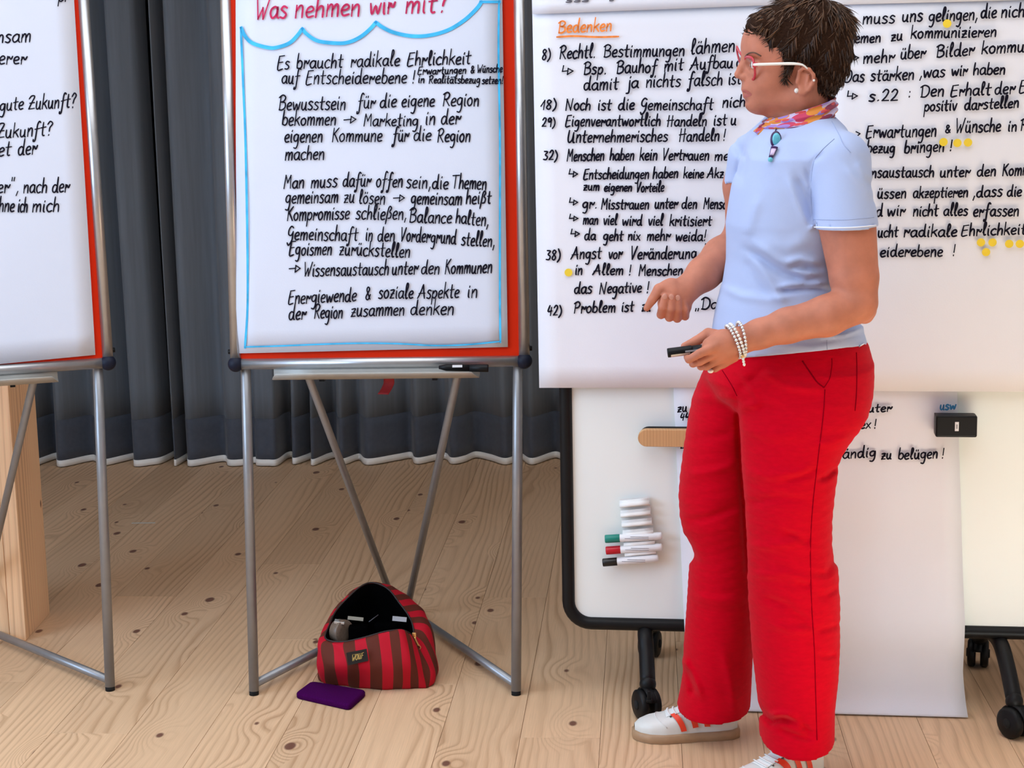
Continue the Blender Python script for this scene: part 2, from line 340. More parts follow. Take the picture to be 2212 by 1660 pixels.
# ------------------------------------------------------------------ implicit surfaces
class Field:
    def __init__(s): s.pr = []; s.post = []
    def add(s, fn, lo, hi, op='u', k=.0): s.pr.append((fn, np.array(lo, float), np.array(hi, float), op, k)); return s
    def ev(s, Q, lo=None, hi=None):
        d = np.full(len(Q), .06); first = True
        for fn, a, b, op, k in s.pr:
            if lo is not None and (np.any(a > hi) or np.any(b < lo)): continue
            e = fn(Q)
            if op == 'u':
                if k > 0: h = np.maximum(k-np.abs(d-e), 0)/k; d = np.minimum(d, e)-h*h*k*.25
                else: d = np.minimum(d, e)
            else:
                e = -e
                if k > 0: h = np.maximum(k-np.abs(d-e), 0)/k; d = np.maximum(d, e)+h*h*k*.25
                else: d = np.maximum(d, e)
        for f in s.post: d = f(Q, d)
        return d
    def mesh(s, h, n=20, pad=.02):
        lo = np.min([p[1] for p in s.pr if p[3] == 'u'], 0)-pad; hi = np.max([p[2] for p in s.pr if p[3] == 'u'], 0)+pad
        N = np.ceil((hi-lo)/h/n).astype(int); dims = N*n+2
        ax = np.arange(n+1); I, J, K = np.meshgrid(ax, ax, ax, indexing='ij'); base = np.stack([I, J, K], -1).reshape(-1, 3)
        cellsk = []; cellsv = []; quads = []
        def key(i, j, k): return ((i+1)*dims[1]+(j+1))*dims[2]+(k+1)
        cor = [(a, b, c) for a in (0, 1) for b in (0, 1) for c in (0, 1)]
        edges = [(p, q) for i, p in enumerate(cor) for q in cor[i+1:] if sum(abs(x-y) for x, y in zip(p, q)) == 1]
        half = n*h*math.sqrt(3)/2
        for bi in range(N[0]):
            for bj in range(N[1]):
                for bk in range(N[2]):
                    i0 = np.array([bi, bj, bk])*n; a = lo+i0*h; b = a+n*h
                    if not any(p[3] == 'u' and np.all(p[1]-pad < b) and np.all(p[2]+pad > a) for p in s.pr): continue
                    dc = s.ev(((a+b)/2)[None], a-.03, b+.03)[0]
                    if abs(dc) > half*1.7+.01: continue
                    Q = lo+(base+i0)*h
                    D = s.ev(Q, a-.03, b+.03).reshape(n+1, n+1, n+1)
                    ins = D < 0
                    if ins.all() or not ins.any(): continue
                    cs = np.zeros((n, n, n), int)
                    for c in cor: cs += ins[c[0]:c[0]+n, c[1]:c[1]+n, c[2]:c[2]+n]
                    act = np.argwhere((cs > 0) & (cs < 8))
                    acc = np.zeros((len(act), 3)); cnt = np.zeros(len(act))
                    for p, q in edges:
                        dp = D[tuple((act+p).T)]; dq = D[tuple((act+q).T)]; m = (dp < 0) != (dq < 0)
                        t = np.where(m, dp/np.where(m, dp-dq, 1), 0)
                        pt = np.array(p)+t[:, None]*(np.array(q)-np.array(p)); acc[m] += pt[m]; cnt[m] += 1
                    v = lo+(act+i0+acc/cnt[:, None])*h; g = act+i0
                    cellsk.append(key(g[:, 0], g[:, 1], g[:, 2])); cellsv.append(v)
                    for axx in range(3):
                        o1, o2 = (axx+1) % 3, (axx+2) % 3
                        A = ins[:n, :n, :n]; sl = [slice(0, n)]*3; sl[axx] = slice(1, n+1); B = ins[tuple(sl)]
                        e = np.argwhere(A != B)
                        if not len(e): continue
                        inside = A[tuple(e.T)]; ge = e+i0
                        def ky(d1, d2):
                            gg = ge.copy(); gg[:, o1] -= d1; gg[:, o2] -= d2; return key(gg[:, 0], gg[:, 1], gg[:, 2])
                        q = np.stack([ky(0, 0), ky(1, 0), ky(1, 1), ky(0, 1)], 1)
                        q[~inside] = q[~inside][:, ::-1]; quads.append(q)
        K_ = np.concatenate(cellsk); V = np.concatenate(cellsv); Q = np.concatenate(quads)
        o = np.argsort(K_); K_ = K_[o]; V = V[o]
        ix = np.searchsorted(K_, Q); ix = np.clip(ix, 0, len(K_)-1); ok = (K_[ix] == Q).all(1)
        return V, ix[ok]
    def grad(s, Q, e=.001):
        g = np.stack([s.ev(Q+np.array(v)*e)-s.ev(Q-np.array(v)*e) for v in ((1, 0, 0), (0, 1, 0), (0, 0, 1))], 1)
        return g/(np.linalg.norm(g, axis=1, keepdims=True)+1e-9)
    def hit(s, px, py, Y0):
        """first surface point met from the camera side, starting at depth Y0"""
        d = ray(px, py); d = d/np.linalg.norm(d); p = P(px, py, Y0)
        for _ in range(80):
            e = s.ev(p[None])[0]
            if abs(e) < 2e-4: break
            p = p+d*e*.7
            if p[1] > Y0+1: break
        return p
def roundcone(a, b, r1, r2, sq=None):
    a = np.array(a, float); b = np.array(b, float); ba = b-a; l2 = ba@ba; m = max(r1, r2)
    def f(Q):
        t = np.clip(((Q-a)@ba)/l2, 0, 1); c = a+t[:, None]*ba
        dq = Q-c
        if sq is not None:
            ax, k = sq; ax = np.array(ax, float); ax /= np.linalg.norm(ax); al = dq@ax; dq = dq+ax*(al*(1/k-1))[:, None]
        d = np.linalg.norm(dq, axis=1)-(r1+(r2-r1)*t)
        return d*(sq[1] if sq is not None else 1)**.5
    return f, np.minimum(a, b)-m-.012, np.maximum(a, b)+m+.012
def ell(c, r, R=None):
    c = np.array(c, float); r = np.array(r, float)
    def f(Q):
        q = Q-c
        if R is not None: q = q@R
        k0 = np.linalg.norm(q/r, axis=1); k1 = np.linalg.norm(q/(r*r), axis=1); return k0*(k0-1)/(k1+1e-9)
    m = max(r) if R is not None else r
    return f, c-m-.01, c+m+.01
def loft(rows, pw=2.0, yaw=0.):
    """rows: (y_px, x_left_px, x_right_px, Ycentre, halfdepth m)"""
    z = []; cx = []; cy = []; a = []; b = []
    for y, xl, xr, Y, hb in rows:
        p = P((xl+xr)/2, y, Y); z.append(p[2]); cx.append(p[0]); cy.append(Y); a.append((xr-xl)/2*SC(Y)); b.append(hb)
    o = np.argsort(z); z = np.array(z)[o]; cx = np.array(cx)[o]; cy = np.array(cy)[o]; a = np.array(a)[o]; b = np.array(b)[o]
    def f(Q):
        zz = Q[:, 2]; X = np.interp(zz, z, cx); Y = np.interp(zz, z, cy); A = np.interp(zz, z, a); B = np.interp(zz, z, b)
        dx = Q[:, 0]-X; dy = Q[:, 1]-Y
        if yaw: c, s_ = math.cos(yaw), math.sin(yaw); dx, dy = dx*c+dy*s_, -dx*s_+dy*c
        if pw == 2.0:
            k0 = np.sqrt((dx/A)**2+(dy/B)**2); k1 = np.sqrt((dx/A**2)**2+(dy/B**2)**2); d = k0*(k0-1)/(k1+1e-9)
        else:
            k = (np.abs(dx/A)**pw+np.abs(dy/B)**pw)**(1/pw); d = (k-1)*np.minimum(A, B)*1.0
        return np.maximum(d, np.maximum(zz-z[-1], z[0]-zz))
    m = max(a.max(), b.max()); lo = np.array([cx.min()-m, cy.min()-m, z[0]]); hi = np.array([cx.max()+m, cy.max()+m, z[-1]])
    return f, lo-.01, hi+.01
def folds(lst):
    """lst: (polyline px, width px, amplitude m)  + = ridge, - = crease"""
    L_ = [(np.array(p, float), w_, a_) for p, w_, a_ in lst]
    def f(Q, d):
        m = np.abs(d) < .04
        if not m.any(): return d
        q = Q[m]; X, Y = proj(q); add = np.zeros(len(q)); uv = np.stack([X, Y], 1)
        for pl, w_, a_ in L_:
            lo = pl.min(0)-3*w_; hi = pl.max(0)+3*w_; s_ = ((uv > lo) & (uv < hi)).all(1)
            if not s_.any(): continue
            u = uv[s_]; best = np.full(len(u), 1e9); bt = np.zeros(len(u)); n = len(pl)-1
            for i in range(n):
                a, b = pl[i], pl[i+1]; ba = b-a; t = np.clip(((u-a)@ba)/(ba@ba), 0, 1); dd = np.linalg.norm(u-a-t[:, None]*ba, axis=1)
                c = dd < best; best[c] = dd[c]; bt[c] = (i+t[c])/n
            add[s_] += a_*np.exp(-(best/w_)**2)*np.clip(np.sin(np.pi*np.clip(bt*.9+.05, 0, 1))*1.6, 0, 1)
        d = d.copy(); d[m] -= add; return d
    return f

# ================================================================== SETTING
M_floor = wood_mat('pine_plank', (.80, .55, .345), (.73, .475, .28), (.38, .195, .09))
M_post = wood_mat('glulam_pine', (1.0, .67, .40), (.96, .61, .35), (.48, .23, .11), axis='Z')
M_wall = mat('wall_plaster', (.72, .71, .69), .9, var=.03, vscale=3)
M_dark = mat('wall_gap_shade', (.006, .006, .007), .95, var=.05, vscale=3)  # shade of the curtain gap put into the wall colour
M_ceil = mat('ceiling_board', (.62, .50, .38), .9, var=.05, vscale=4)
def roomobj(name, data, m, smooth=False):
    o = obj(name, data, m, smooth=smooth); o.rotation_euler.z = ROOMYAW; return o
fl = roomobj('floor', box((-.2, 2.6, -.045), 7, 9.6, .05), mat('subfloor', (.08, .05, .03), .9)); tag(fl, kind='structure')
PW = .185
pm = None
plank_len = 2.9
bx = box((0, 0, -.009), PW-.0008, plank_len-.0012, .018, bev=.0006)
for i in range(-19, 18):
    offy = [0, 1.45, .7, 2.1, .35, 1.1][i % 6]
    for j in range(-1, 4):
        y = j*plank_len+offy-.6
        if y < -3 or y > 8.4: continue
        if pm is None:
            o = obj('plank', bx, M_floor, smooth=False); pm = o.data
        else:
            o = bpy.data.objects.new('plank', pm); COL.objects.link(o)
        o.parent = fl; o.location = (-.2+i*PW, y, 0)
wx0, wx1, wy0, wy1, wh = -3.5, 3.1, -1.9, 7.15, 3.1
tag(roomobj('wall_back', box(((wx0+wx1)/2, wy1, wh/2), wx1-wx0, .1, wh), M_dark), kind='structure')
tag(roomobj('wall_right', box((wx1, 2.6, wh/2), .1, 9.1, wh), M_wall), kind='structure')
# wall_left with a window opening, wall_front (behind the camera) with an added slot for the sun
def holed(name, a0, a1, holes, fix, axis):
    """wall with rectangular openings: a along the wall"""
    parts = []; cur = a0
    def bb(u0, u1, z0, z1):
        if u1-u0 < 1e-4 or z1-z0 < 1e-4: return
        parts.append(box(((u0+u1)/2, fix, (z0+z1)/2), u1-u0, .12, z1-z0) if axis == 'x' else box((fix, (u0+u1)/2, (z0+z1)/2), .12, u1-u0, z1-z0))
    for h0, h1, z0, z1 in holes:
        bb(cur, h0, 0, wh); bb(h0, h1, 0, z0); bb(h0, h1, z1, wh); cur = h1
    bb(cur, a1, 0, wh)
    return tag(roomobj(name, join(*parts), M_wall), kind='structure')
holed('wall_left', wy0, wy1, [(.1, 3.1, .85, 2.75)], wx0, 'y')
SUNX0, SUNX1 = .70, 2.2
holed('wall_front', wx0, wx1, [(SUNX0, SUNX1, 2.33, 2.93)], wy0, 'x')  # unseen opening added, sized to drop sun on the floor before her
tag(roomobj('ceiling', box(((wx0+wx1)/2, 2.6, wh+.05), wx1-wx0, 9.2, .1), M_ceil), kind='structure')
M_wf = mat('window_frame_wood', (.55, .40, .26), .5, var=.1)
def winframe(name, u0, u1, z0, z1, fix, axis):
    t = .05; P_ = []
    for (a, b, c, d) in ((u0, u1, z0, z0+t), (u0, u1, z1-t, z1), (u0, u0+t, z0, z1), (u1-t, u1, z0, z1)):
        P_.append(box(((a+b)/2, fix, (c+d)/2), b-a, .07, d-c) if axis == 'x' else box((fix, (a+b)/2, (c+d)/2), .07, b-a, d-c))
    return tag(roomobj(name, join(*P_), M_wf), kind='structure')
winframe('window_1', -2.6, -.25, .8, 2.7, wy0, 'x'); winframe('added_sun_window', SUNX0, SUNX1, 2.33, 2.93, wy0, 'x'); winframe('window_3', .1, 3.1, .85, 2.75, wx0, 'y')

# ------------------------------------------------------------------ timber post
A_ = G(57, 1385); px0 = A_[0]-.27
post = empty('timber_post', (A_[0]-.13, A_[1]+.12, 0), 'glued pine timber post standing behind the left flipchart', 'post')
nl = 6; lw = .27/nl
for k in range(nl):
    b = box((px0+lw*(k+.5), A_[1]+.125, 1.52), lw-.0008, .25, 3.04, bev=.0015 if k < nl-1 else .002)
    obj('lamella', b, M_post, post, smooth=False)

# ------------------------------------------------------------------ curtains
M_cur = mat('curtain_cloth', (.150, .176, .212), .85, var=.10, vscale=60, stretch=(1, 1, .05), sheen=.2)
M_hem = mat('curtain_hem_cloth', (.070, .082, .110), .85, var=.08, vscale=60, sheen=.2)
M_lin = mat('curtain_lining_cloth', (.97, .95, .91), .9, var=.03)
def toroom(p):
    c, s = math.cos(ROOMYAW), math.sin(ROOMYAW); return (c*p[0]+s*p[1], -s*p[0]+c*p[1])
def curtain(label, knots, x_end=None):
    """knots: (photo x at the hem, depth -1 near .. 1 far)"""
    ks = []
    for x, d in knots:
        y = 1000.; q = G(x, y); q = toroom(q); ks.append(np.array([q[0], 6.70+.075*d, 0]))
    path = cat(ks, 10)
    root = empty('curtain', (*room(ks[0][0]/2+ks[-1][0]/2, 6.7, 0)[:2], 0), label, 'curtain')
    n = len(path)
    def rows(zs, dd):
        V = []; Fc = []
        for z in zs:
            for i, p in enumerate(path):
                t = path[min(i+1, n-1)]-path[max(i-1, 0)]; t /= np.linalg.norm(t)
                amp = 1+.10*math.sin(z*1.3+p[0]*2)
                V.append(room(p[0]+t[1]*dd+.010*math.sin(z*1.1+p[0]*5), 6.70+(p[1]-6.70)*amp-t[0]*dd, z))
        for j in range(len(zs)-1):
            for i in range(n-1): a = j*n+i; Fc.append((a, a+1, a+n+1, a+n))
        return V, Fc
    solidify(obj('drape', rows(np.linspace(.195, 2.98, 24), 0), M_cur, root), .002)
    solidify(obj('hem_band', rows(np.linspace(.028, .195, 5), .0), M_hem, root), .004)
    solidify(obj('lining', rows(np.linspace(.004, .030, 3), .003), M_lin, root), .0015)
    return root
curtain('charcoal curtain panel hanging left of the dark gap, behind the left flipchart',
        [(-330, 1), (-290, -1), (-250, 1), (-205, -1), (-160, 1), (-110, -1), (-60, 1), (-5, -1), (50, .8), (85, -.8), (111, .9), (143, -1), (193, .4), (228, -.8), (286, 1), (300, -.9), (335, -.6), (350, -.2), (357, .6), (361, 1.3)])
curtain('long blue-grey curtain panel hanging behind the middle flipchart',
        [(383, 1.3), (386, .2), (390, -.9), (399, .8), (406, 1), (424, -1), (486, .2), (509, -.9), (535, -.9), (560, -.3), (570, -.9), (594, -1), (610, -.9), (617, .8), (630, 1), (643, -.6), (660, .2), (672, 1), (684, -1), (705, .6), (722, 1), (742, -.9), (770, .5), (797, -.9), (850, .3), (879, .9), (900, -.7), (952, .7), (975, -.7), (1000, -.2), (1022, 1), (1060, .2), (1097, -.9), (1128, .4), (1156, -.9), (1204, .9), (1240, -.8), (1290, .7), (1340, -.9), (1400, .8), (1450, -.9), (1510, .9), (1570, -.9), (1640, .8), (1700, -.9), (1770, .8), (1830, -.9), (1900, .8), (1960, -.9), (2030, .8), (2100, -.9), (2170, .8), (2240, -.9), (2300, .8), (2370, -.9), (2450, .8)])

# ================================================================== FLIPCHARTS
M_alu = mat('brushed_aluminium', (.50, .51, .53), .33, metal=.85, var=.04, vscale=40)
M_leg = mat('grey_lacquered_steel', (.30, .31, .33), .35, metal=.55, var=.04, vscale=40)
M_tray = mat('tray_aluminium', (.42, .41, .38), .5, metal=.3, var=.04)
M_cap = mat('dark_plastic_cap', (.007, .010, .024), .5, var=.1, spec=.2)
M_blk = mat('black_plastic', (.005, .005, .006), .45, var=.1, spec=.22)
M_rub = mat('black_rubber', (.004, .004, .004), .9, var=.1)
M_red = mat('orange_red_board', (.62, .020, .001), .55, var=.04, vscale=5, spec=.12)
M_pap = mat('flipchart_paper_cool_lit', (.665, .70, .81), .9, var=.012, vscale=6, bump=.08, bscale=300, spec=.1)  # white paper, cool window light put into its colour
M_pap2 = mat('flipchart_paper_warm_lit', (.80, .80, .86), .9, var=.012, vscale=6, bump=.08, bscale=300, spec=.1)  # same paper, warmer and brighter bounce light put into its colour
M_ink = mat('black_marker_ink', (.008, .007, .016), .7, var=.1, spec=.1)
M_crim = mat('crimson_marker_ink', (.50, .03, .10), .7, var=.25, vscale=90, spec=.1)
M_cyan = mat('blue_marker_ink', (.06, .46, .80), .7, var=.25, vscale=25, spec=.1)
M_oran = mat('orange_marker_ink', (.85, .24, .05), .7, var=.2, vscale=90, spec=.1)
M_blue = mat('teal_marker_ink', (.05, .22, .42), .7, var=.2, spec=.1)
class Plane:
    def __init__(s, o, yaw, lean):
        s.o = np.array(o, float); y = math.radians(yaw); L_ = math.radians(lean)
        s.e = np.array([math.cos(y), math.sin(y), 0]); back = np.array([-s.e[1], s.e[0], 0])
        s.u = math.cos(L_)*np.array([0, 0, 1])+math.sin(L_)*back; s.n = np.cross(s.e, s.u)   # n faces the viewer
    def __call__(s, a, b, d=0.): return s.o+s.e*a+s.u*b+s.n*d
    def st(s, x, y, d=0.):
        q = PL(x, y, s.o+s.n*d, s.n)-s.o; return q@s.e, q@s.u
    def rot(s): return Matrix((s.e, -s.n, s.u)).transposed()     # local x,y(back),z
    def box(s, a, b, d, sa, sb, sd, bev=0.): return box(s(a, b, d), sa, sd, sb, s.rot(), bev)
def sheet(name, label, pl, corners, d, m, parent=None, wave=None, nu=14, nv=18, th=.0005, group=None):
    """paper quad; corners in (s,t): bl, br, tr, tl"""
    bl, br, tr, tl = [np.array(c, float) for c in corners]
    def fn(u, v):
        p = bl*(1-u)*(1-v)+br*u*(1-v)+tr*u*v+tl*(1-u)*v
        return pl(p[0], p[1], d+(wave(u, v) if wave else 0))
    root = empty(name, pl(*((bl+br)/2), d), label, 'paper', group)
    o = obj('paper', grid(fn, nu, nv), m, root); solidify(o, th, -1)
    return root
CH_L = 1.03
def flipchart(pl, w, apex, label, legs, fs1):
    root = empty('flipchart_easel', (pl(w/2, 0)+apex)/2*[1, 1, 0], label, 'flipchart')
    fs0, t0 = -.018, .831; t1 = t0+CH_L
    # red magnetic board
    obj('board', pl.box((fs0+fs1)/2, (t0+t1)/2, -.006, fs1-fs0-.01, CH_L-.01, .008), M_red, root, smooth=False)
    for (a, b) in (((fs0, t0), (fs1, t0)), ((fs0, t1), (fs1, t1)), ((fs0, t0), (fs0, t1)), ((fs1, t0), (fs1, t1))):
        obj('frame_rail', tube([pl(*a, -.004), pl(*b, -.004)], .0135, 16), M_alu, root)
    for a, b in ((fs0, t0), (fs1, t0), (fs0, t1), (fs1, t1)):
        obj('corner_cap', ellipsoid(pl(a, b, -.002), .0195, .019, .0195, pl.rot(), 20, 12), M_cap, root)
    # legs
    for s_, s2 in zip((0, w), legs):
        lg = obj('front_leg', tube([pl(s_, .012, -.022), pl(s_+(s2-s_)*1.35, t0+.3, -.022)], .0125, 16), M_leg, root)
        obj('foot_cap', tube([pl(s_, .0, -.022), pl(s_, .014, -.022)], .0120, 14), M_rub, lg)
        obj('clamp_screw', tube([pl((fs1 if s_ else fs0)+(.010 if s_ else -.010), t0+.03, -.01), pl((fs1 if s_ else fs0)+(.019 if s_ else -.019), t0+.03, -.01)], .006, 10), M_blk, root)
        st = pl(s_, .028, -.022); en = np.array([apex[0], apex[1], .02]) if s_ == 0 else np.array([apex[0]+.012, apex[1], .02])
        obj('floor_strut', tube([st, en], .0105, 12), M_leg, root)
    top = []
    for s_, k in ((w*.235, -1), (w*.80, 1)):
        a = pl(s_, .80, -.03)
        obj('rear_leg', tube([pl(s_-k*.02, .90, -.03), a, apex+np.array([k*.014, 0, .012])], .0100, 12), M_leg, root)
    # tray
    a0, a1 = w*.115, w*.885
    def tr(u, v):
        prof = [(-.003, .020), (-.003, .000), (.020, -.006), (.050, .002), (.058, .010)]
        k = v*4; i = min(int(k), 3); f = k-i; dd = prof[i][0]*(1-f)+prof[i+1][0]*f; tt = prof[i][1]*(1-f)+prof[i+1][1]*f
        cut = .016*max(0, (v-.5)*2)
        return pl(a0+(a1-a0)*u+(cut if u < .5 else -cut), .800+tt, dd)
    o = obj('tray', grid(tr, 6, 9), M_tray, root); solidify(o, .002)
    for s_ in (w*.3, w*.72): obj('tray_clip', pl.box(s_, .792, .01, .012, .008, .02), M_blk, root, smooth=False)
    return root
a0, b0 = G(545, 1508), G(1121, 1508)
e0 = (b0-a0)/np.linalg.norm(b0-a0)
MP = Plane(a0, math.degrees(math.atan2(e0[1], e0[0])), 5)
flipchart(MP, .655, G(868, 1330), 'middle flipchart easel with orange-red board and a full written sheet', (.002, .672), .688)
r0 = G(240, 1498); yw = 18.
LP = Plane(r0-.655*np.array([math.cos(math.radians(yw)), math.sin(math.radians(yw)), 0]), yw, 5)
ap = LP(.33, 0)*[1, 1, 0]-LP.n*[1, 1, 0]*.66
flipchart(LP, .655, ap, 'left flipchart easel cut off by the picture edge', (-.02, .679), .703)

# --- sheets on the flipcharts
def pc(pl, pts, d): return [pl.st(x, y, d) for x, y in pts]
d0 = .004
bl, br, tr_, tl = pc(MP, [(511, 764), (1097, 750), (1085, 0), (509, 0)], d0)
dv = np.array(tl)-np.array(bl); dv /= np.linalg.norm(dv); dr = np.array(tr_)-np.array(br); dr /= np.linalg.norm(dr)
midsheet = sheet('flipchart_sheet', 'written sheet with crimson heading and blue border on the middle flipchart', MP,
                 [bl, br, np.array(br)+dr*.93, np.array(bl)+dv*.945], d0, M_pap, wave=lambda u, v: .0035*math.exp(-(u/.10)**2)*math.sin(v*13) * (1-v) + .001*math.sin(7*u+3*v))
pl_mid = (MP(0, 0, d0+.0030), MP.n)
T = lambda txt, x0, y0, x1, y1, xh=17, w_=3.3: (txt, x0, y0, x1, y1, xh, w_)
def write_lines(root, lines, plane, m, name='handwritten_word'):
    for ln in lines:
        for t in ln: obj(name, write(t[0], t[1], t[2], t[3], t[4], t[5], plane, t[6]), m, root, smooth=False)
write_lines(midsheet, [[T('Was', 550, 41, 622, 39, 25, 4.6), T('nehmen', 636, 38, 780, 34, 25, 4.6), T('wir', 798, 31, 854, 29, 25, 4.6), T('mit?', 875, 29, 970, 26, 25, 4.6)]], pl_mid, M_crim, 'heading')
bluelines = [([(521, 60), (528, 76), (545, 93), (580, 103), (600, 102), (625, 93), (642, 77), (653, 62)], 8), ([(653, 62), (662, 73), (685, 88), (720, 93), (750, 92), (778, 80), (800, 62), (812, 48)], 8),
             ([(812, 48), (825, 58), (850, 70), (890, 78), (930, 76), (970, 64), (1005, 42), (1030, 18), (1040, 4)], 8), ([(1038, 4), (1079, 4)], 8),
             ([(1078, 2), (1077, 120), (1080, 300), (1080, 500), (1080, 650), (1081, 740)], 4.5), ([(520, 60), (526, 200), (530, 300), (534, 500), (535, 620), (534, 680), (529, 752)], 5),
             ([(528, 750), (600, 748), (700, 744), (780, 742), (860, 743), (940, 747), (1010, 745), (1081, 738)], 3.4)]
for p_, w_ in bluelines: obj('border_stroke', stroke_px(p_, (MP(0, 0, d0+.0030), MP.n), w_), M_cyan, midsheet, smooth=False)
write_lines(midsheet, [
 [T('Es', 598, 150, 627, 149), T('braucht', 640, 148, 742, 146), T('radikale', 757, 145, 865, 142), T('Ehrlichkeit', 879, 142, 1018, 138)],
 [T('auf', 608, 181, 648, 181), T('Entscheiderebene', 660, 182, 880, 180), T('!', 890, 180, 897, 180)],
 [T('Erwartungen', 902, 161, 1008, 159, 9.5, 2.8), T('&', 1016, 158, 1026, 158, 9.5, 2.8), T('Wünsche', 1030, 157, 1086, 156, 9.5, 2.8)],
 [T('in', 903, 179, 918, 179, 9.5, 2.8), T('Realitätsbezug', 926, 180, 1038, 180, 9.5, 2.8), T('setzen!', 1041, 181, 1088, 181, 9.5, 2.8)],
 [T('Bewusstsein', 601, 238, 748, 237), T('für', 772, 235, 812, 234), T('die', 820, 233, 858, 231), T('eigene', 867, 231, 940, 230), T('Region', 956, 229, 1036, 229)],
 [T('bekommen', 609, 271, 727, 271), T('→', 742, 271, 772, 270), T('Marketing', 785, 272, 905, 272, 15), T('in', 918, 270, 942, 270), T('der', 952, 269, 996, 268)],
 [T('eigenen', 614, 308, 698, 307), T('Kommune', 716, 306, 827, 306), T('für', 848, 305, 884, 305), T('die', 893, 304, 933, 304), T('Region', 944, 307, 1017, 306)],
 [T('machen', 615, 346, 702, 345)],
 [T('Man', 612, 408, 658, 406), T('muss', 671, 406, 730, 404), T('dafür', 740, 404, 802, 403), T('offen', 812, 404, 871, 405), T('sein,die', 877, 406, 970, 409), T('Themen', 976, 406, 1052, 410)],
 [T('gemeinsam', 616, 440, 732, 438), T('zu', 742, 438, 767, 438), T('lösen', 775, 440, 833, 442), T('→', 849, 440, 876, 440), T('gemeinsam', 887, 441, 999, 443), T('heißt', 1006, 441, 1062, 440)],
 [T('Kompromisse', 619, 477, 756, 474), T('schließen,', 768, 474, 880, 475), T('Balance', 883, 481, 977, 483), T('halten,', 984, 482, 1057, 490)],
 [T('Gemeinschaft', 620, 518, 774, 521), T('in', 789, 520, 806, 521), T('den', 815, 521, 854, 522), T('Vordergrund', 864, 521, 986, 528), T('stellen,', 996, 530, 1070, 534)],
 [T('Egoismen', 624, 552, 718, 551), T('zurückstellen', 732, 551, 887, 557)],
 [T('→', 624, 592, 651, 592), T('Wissensaustausch', 655, 597, 841, 594), T('unter', 846, 594, 904, 593), T('den', 909, 593, 951, 592), T('Kommunen', 960, 592, 1064, 590)],
 [T('Energiewende', 622, 657, 771, 651), T('&', 788, 648, 802, 648), T('soziale', 817, 645, 894, 645), T('Aspekte', 902, 645, 993, 644), T('in', 1009, 643, 1033, 643)],
 [T('der', 623, 691, 662, 690), T('Region', 678, 688, 741, 688), T('zusammen', 757, 685, 875, 681), T('denken', 886, 681, 982, 680)],
], pl_mid, M_ink)

bl, br, tr_, tl = pc(LP, [(0, 787), (206, 767), (160, 0), (0, 0)], d0)
dd = np.array(tr_)-np.array(br); dd /= np.linalg.norm(dd); ax = np.array(br)-np.array(bl); ax /= np.linalg.norm(ax)
leftsheet = sheet('flipchart_sheet', 'mostly blank written sheet on the left flipchart', LP, [np.array(br)-ax*.61, br, np.array(br)+dd*.93, np.array(br)-ax*.61+dd*.93], d0, M_pap, wave=lambda u, v: .001*math.sin(7*u+3*v))
pl_l = (LP(0, 0, d0+.0022), LP.n)
write_lines(leftsheet, [[T('pr', 126, 3, 152, 3, 12)], [T('nsam', -7, 93, 69, 90)], [T('erer', -3, 139, 59, 138)],
 [T('gute', -1, 241, 52, 236), T('Zukunft?', 60, 237, 165, 232)], [T('Zukunft?', -8, 299, 114, 292)], [T('et', -4, 338, 25, 336, 18), T('der', 38, 335, 81, 333, 18)],
 [T('er",', -6, 417, 42, 417), T('nach', 50, 417, 103, 416), T('der', 112, 416, 151, 415)], [T('hne', -3, 458, 32, 458), T('ich', 38, 458, 60, 458), T('mich', 69, 458, 130, 457)]], pl_l, M_ink)
for x, y in ((210, 780), (218, 779)):
    tag(obj('magnet_dot', lathe([(0, 0), (.0035, .0), (.0033, .002), (0, .0024)], PL(x, y, LP(0, 0, .0), LP.n), LP.n, 12), mat('orange_dot', (1, .35, .02), .5, var=.05)),
        ('left' if x == 210 else 'right')+' one of two tiny orange dots at the corner of the left red board', 'dot', 'tiny orange dots on the red board')

# marker on the tray, red strap under it
M_mkw = mat('marker_white_barrel', (.78, .78, .80), .35, var=.03)
M_lab = mat('small_grey_print', (.25, .25, .27), .6, var=.2, vscale=300)
mk = MP.st(1055, 796, .03); mk0 = MP.st(948, 794, .03)
c0 = MP(mk0[0], mk0[1], .03); c1 = MP(mk[0], mk[1], .03); dx = (c1-c0)/np.linalg.norm(c1-c0)
r_ = empty('marker', (c0+c1)/2, 'black marker lying on the tray of the middle flipchart', 'marker')
L_ = np.linalg.norm(c1-c0)
obj('barrel', lathe([(0, 0), (.004, .0), (.0085, .018), (.0085, L_*.62)], c0, dx, 20), M_blk, r_)
obj('cap', lathe([(.0093, L_*.62), (.0095, L_*.98), (.0085, L_), (0, L_)], c0, dx, 20), M_blk, r_)
obj('print', MP.box((mk0[0]*.62+mk[0]*.38), mk0[1]+.003, .0388, .024, .006, .0006), M_mkw, r_, smooth=False)
def strap(u, v):  # curls to the left at its lower end
    px = [831, 834, 834, 829, 822][int(min(u*4, 3.999))]*(1-(u*4) % 1)+[834, 834, 829, 822, 822][int(min(u*4, 3.999))]*((u*4) % 1) if u < 1 else 822
    s_, t_ = MP.st(px+(v-.5)*24, 810+u*46, -.0); return MP(s_, t_, -.05-.012*math.sin(u*3)+.01*v)
o = obj('strap', grid(strap, 14, 6), mat('dark_red_webbing', (.30, .005, .008), .7, var=.1, vscale=100)); solidify(o, .0015)
tag(o, 'dark red webbing strap hanging below the tray of the middle flipchart', 'strap')

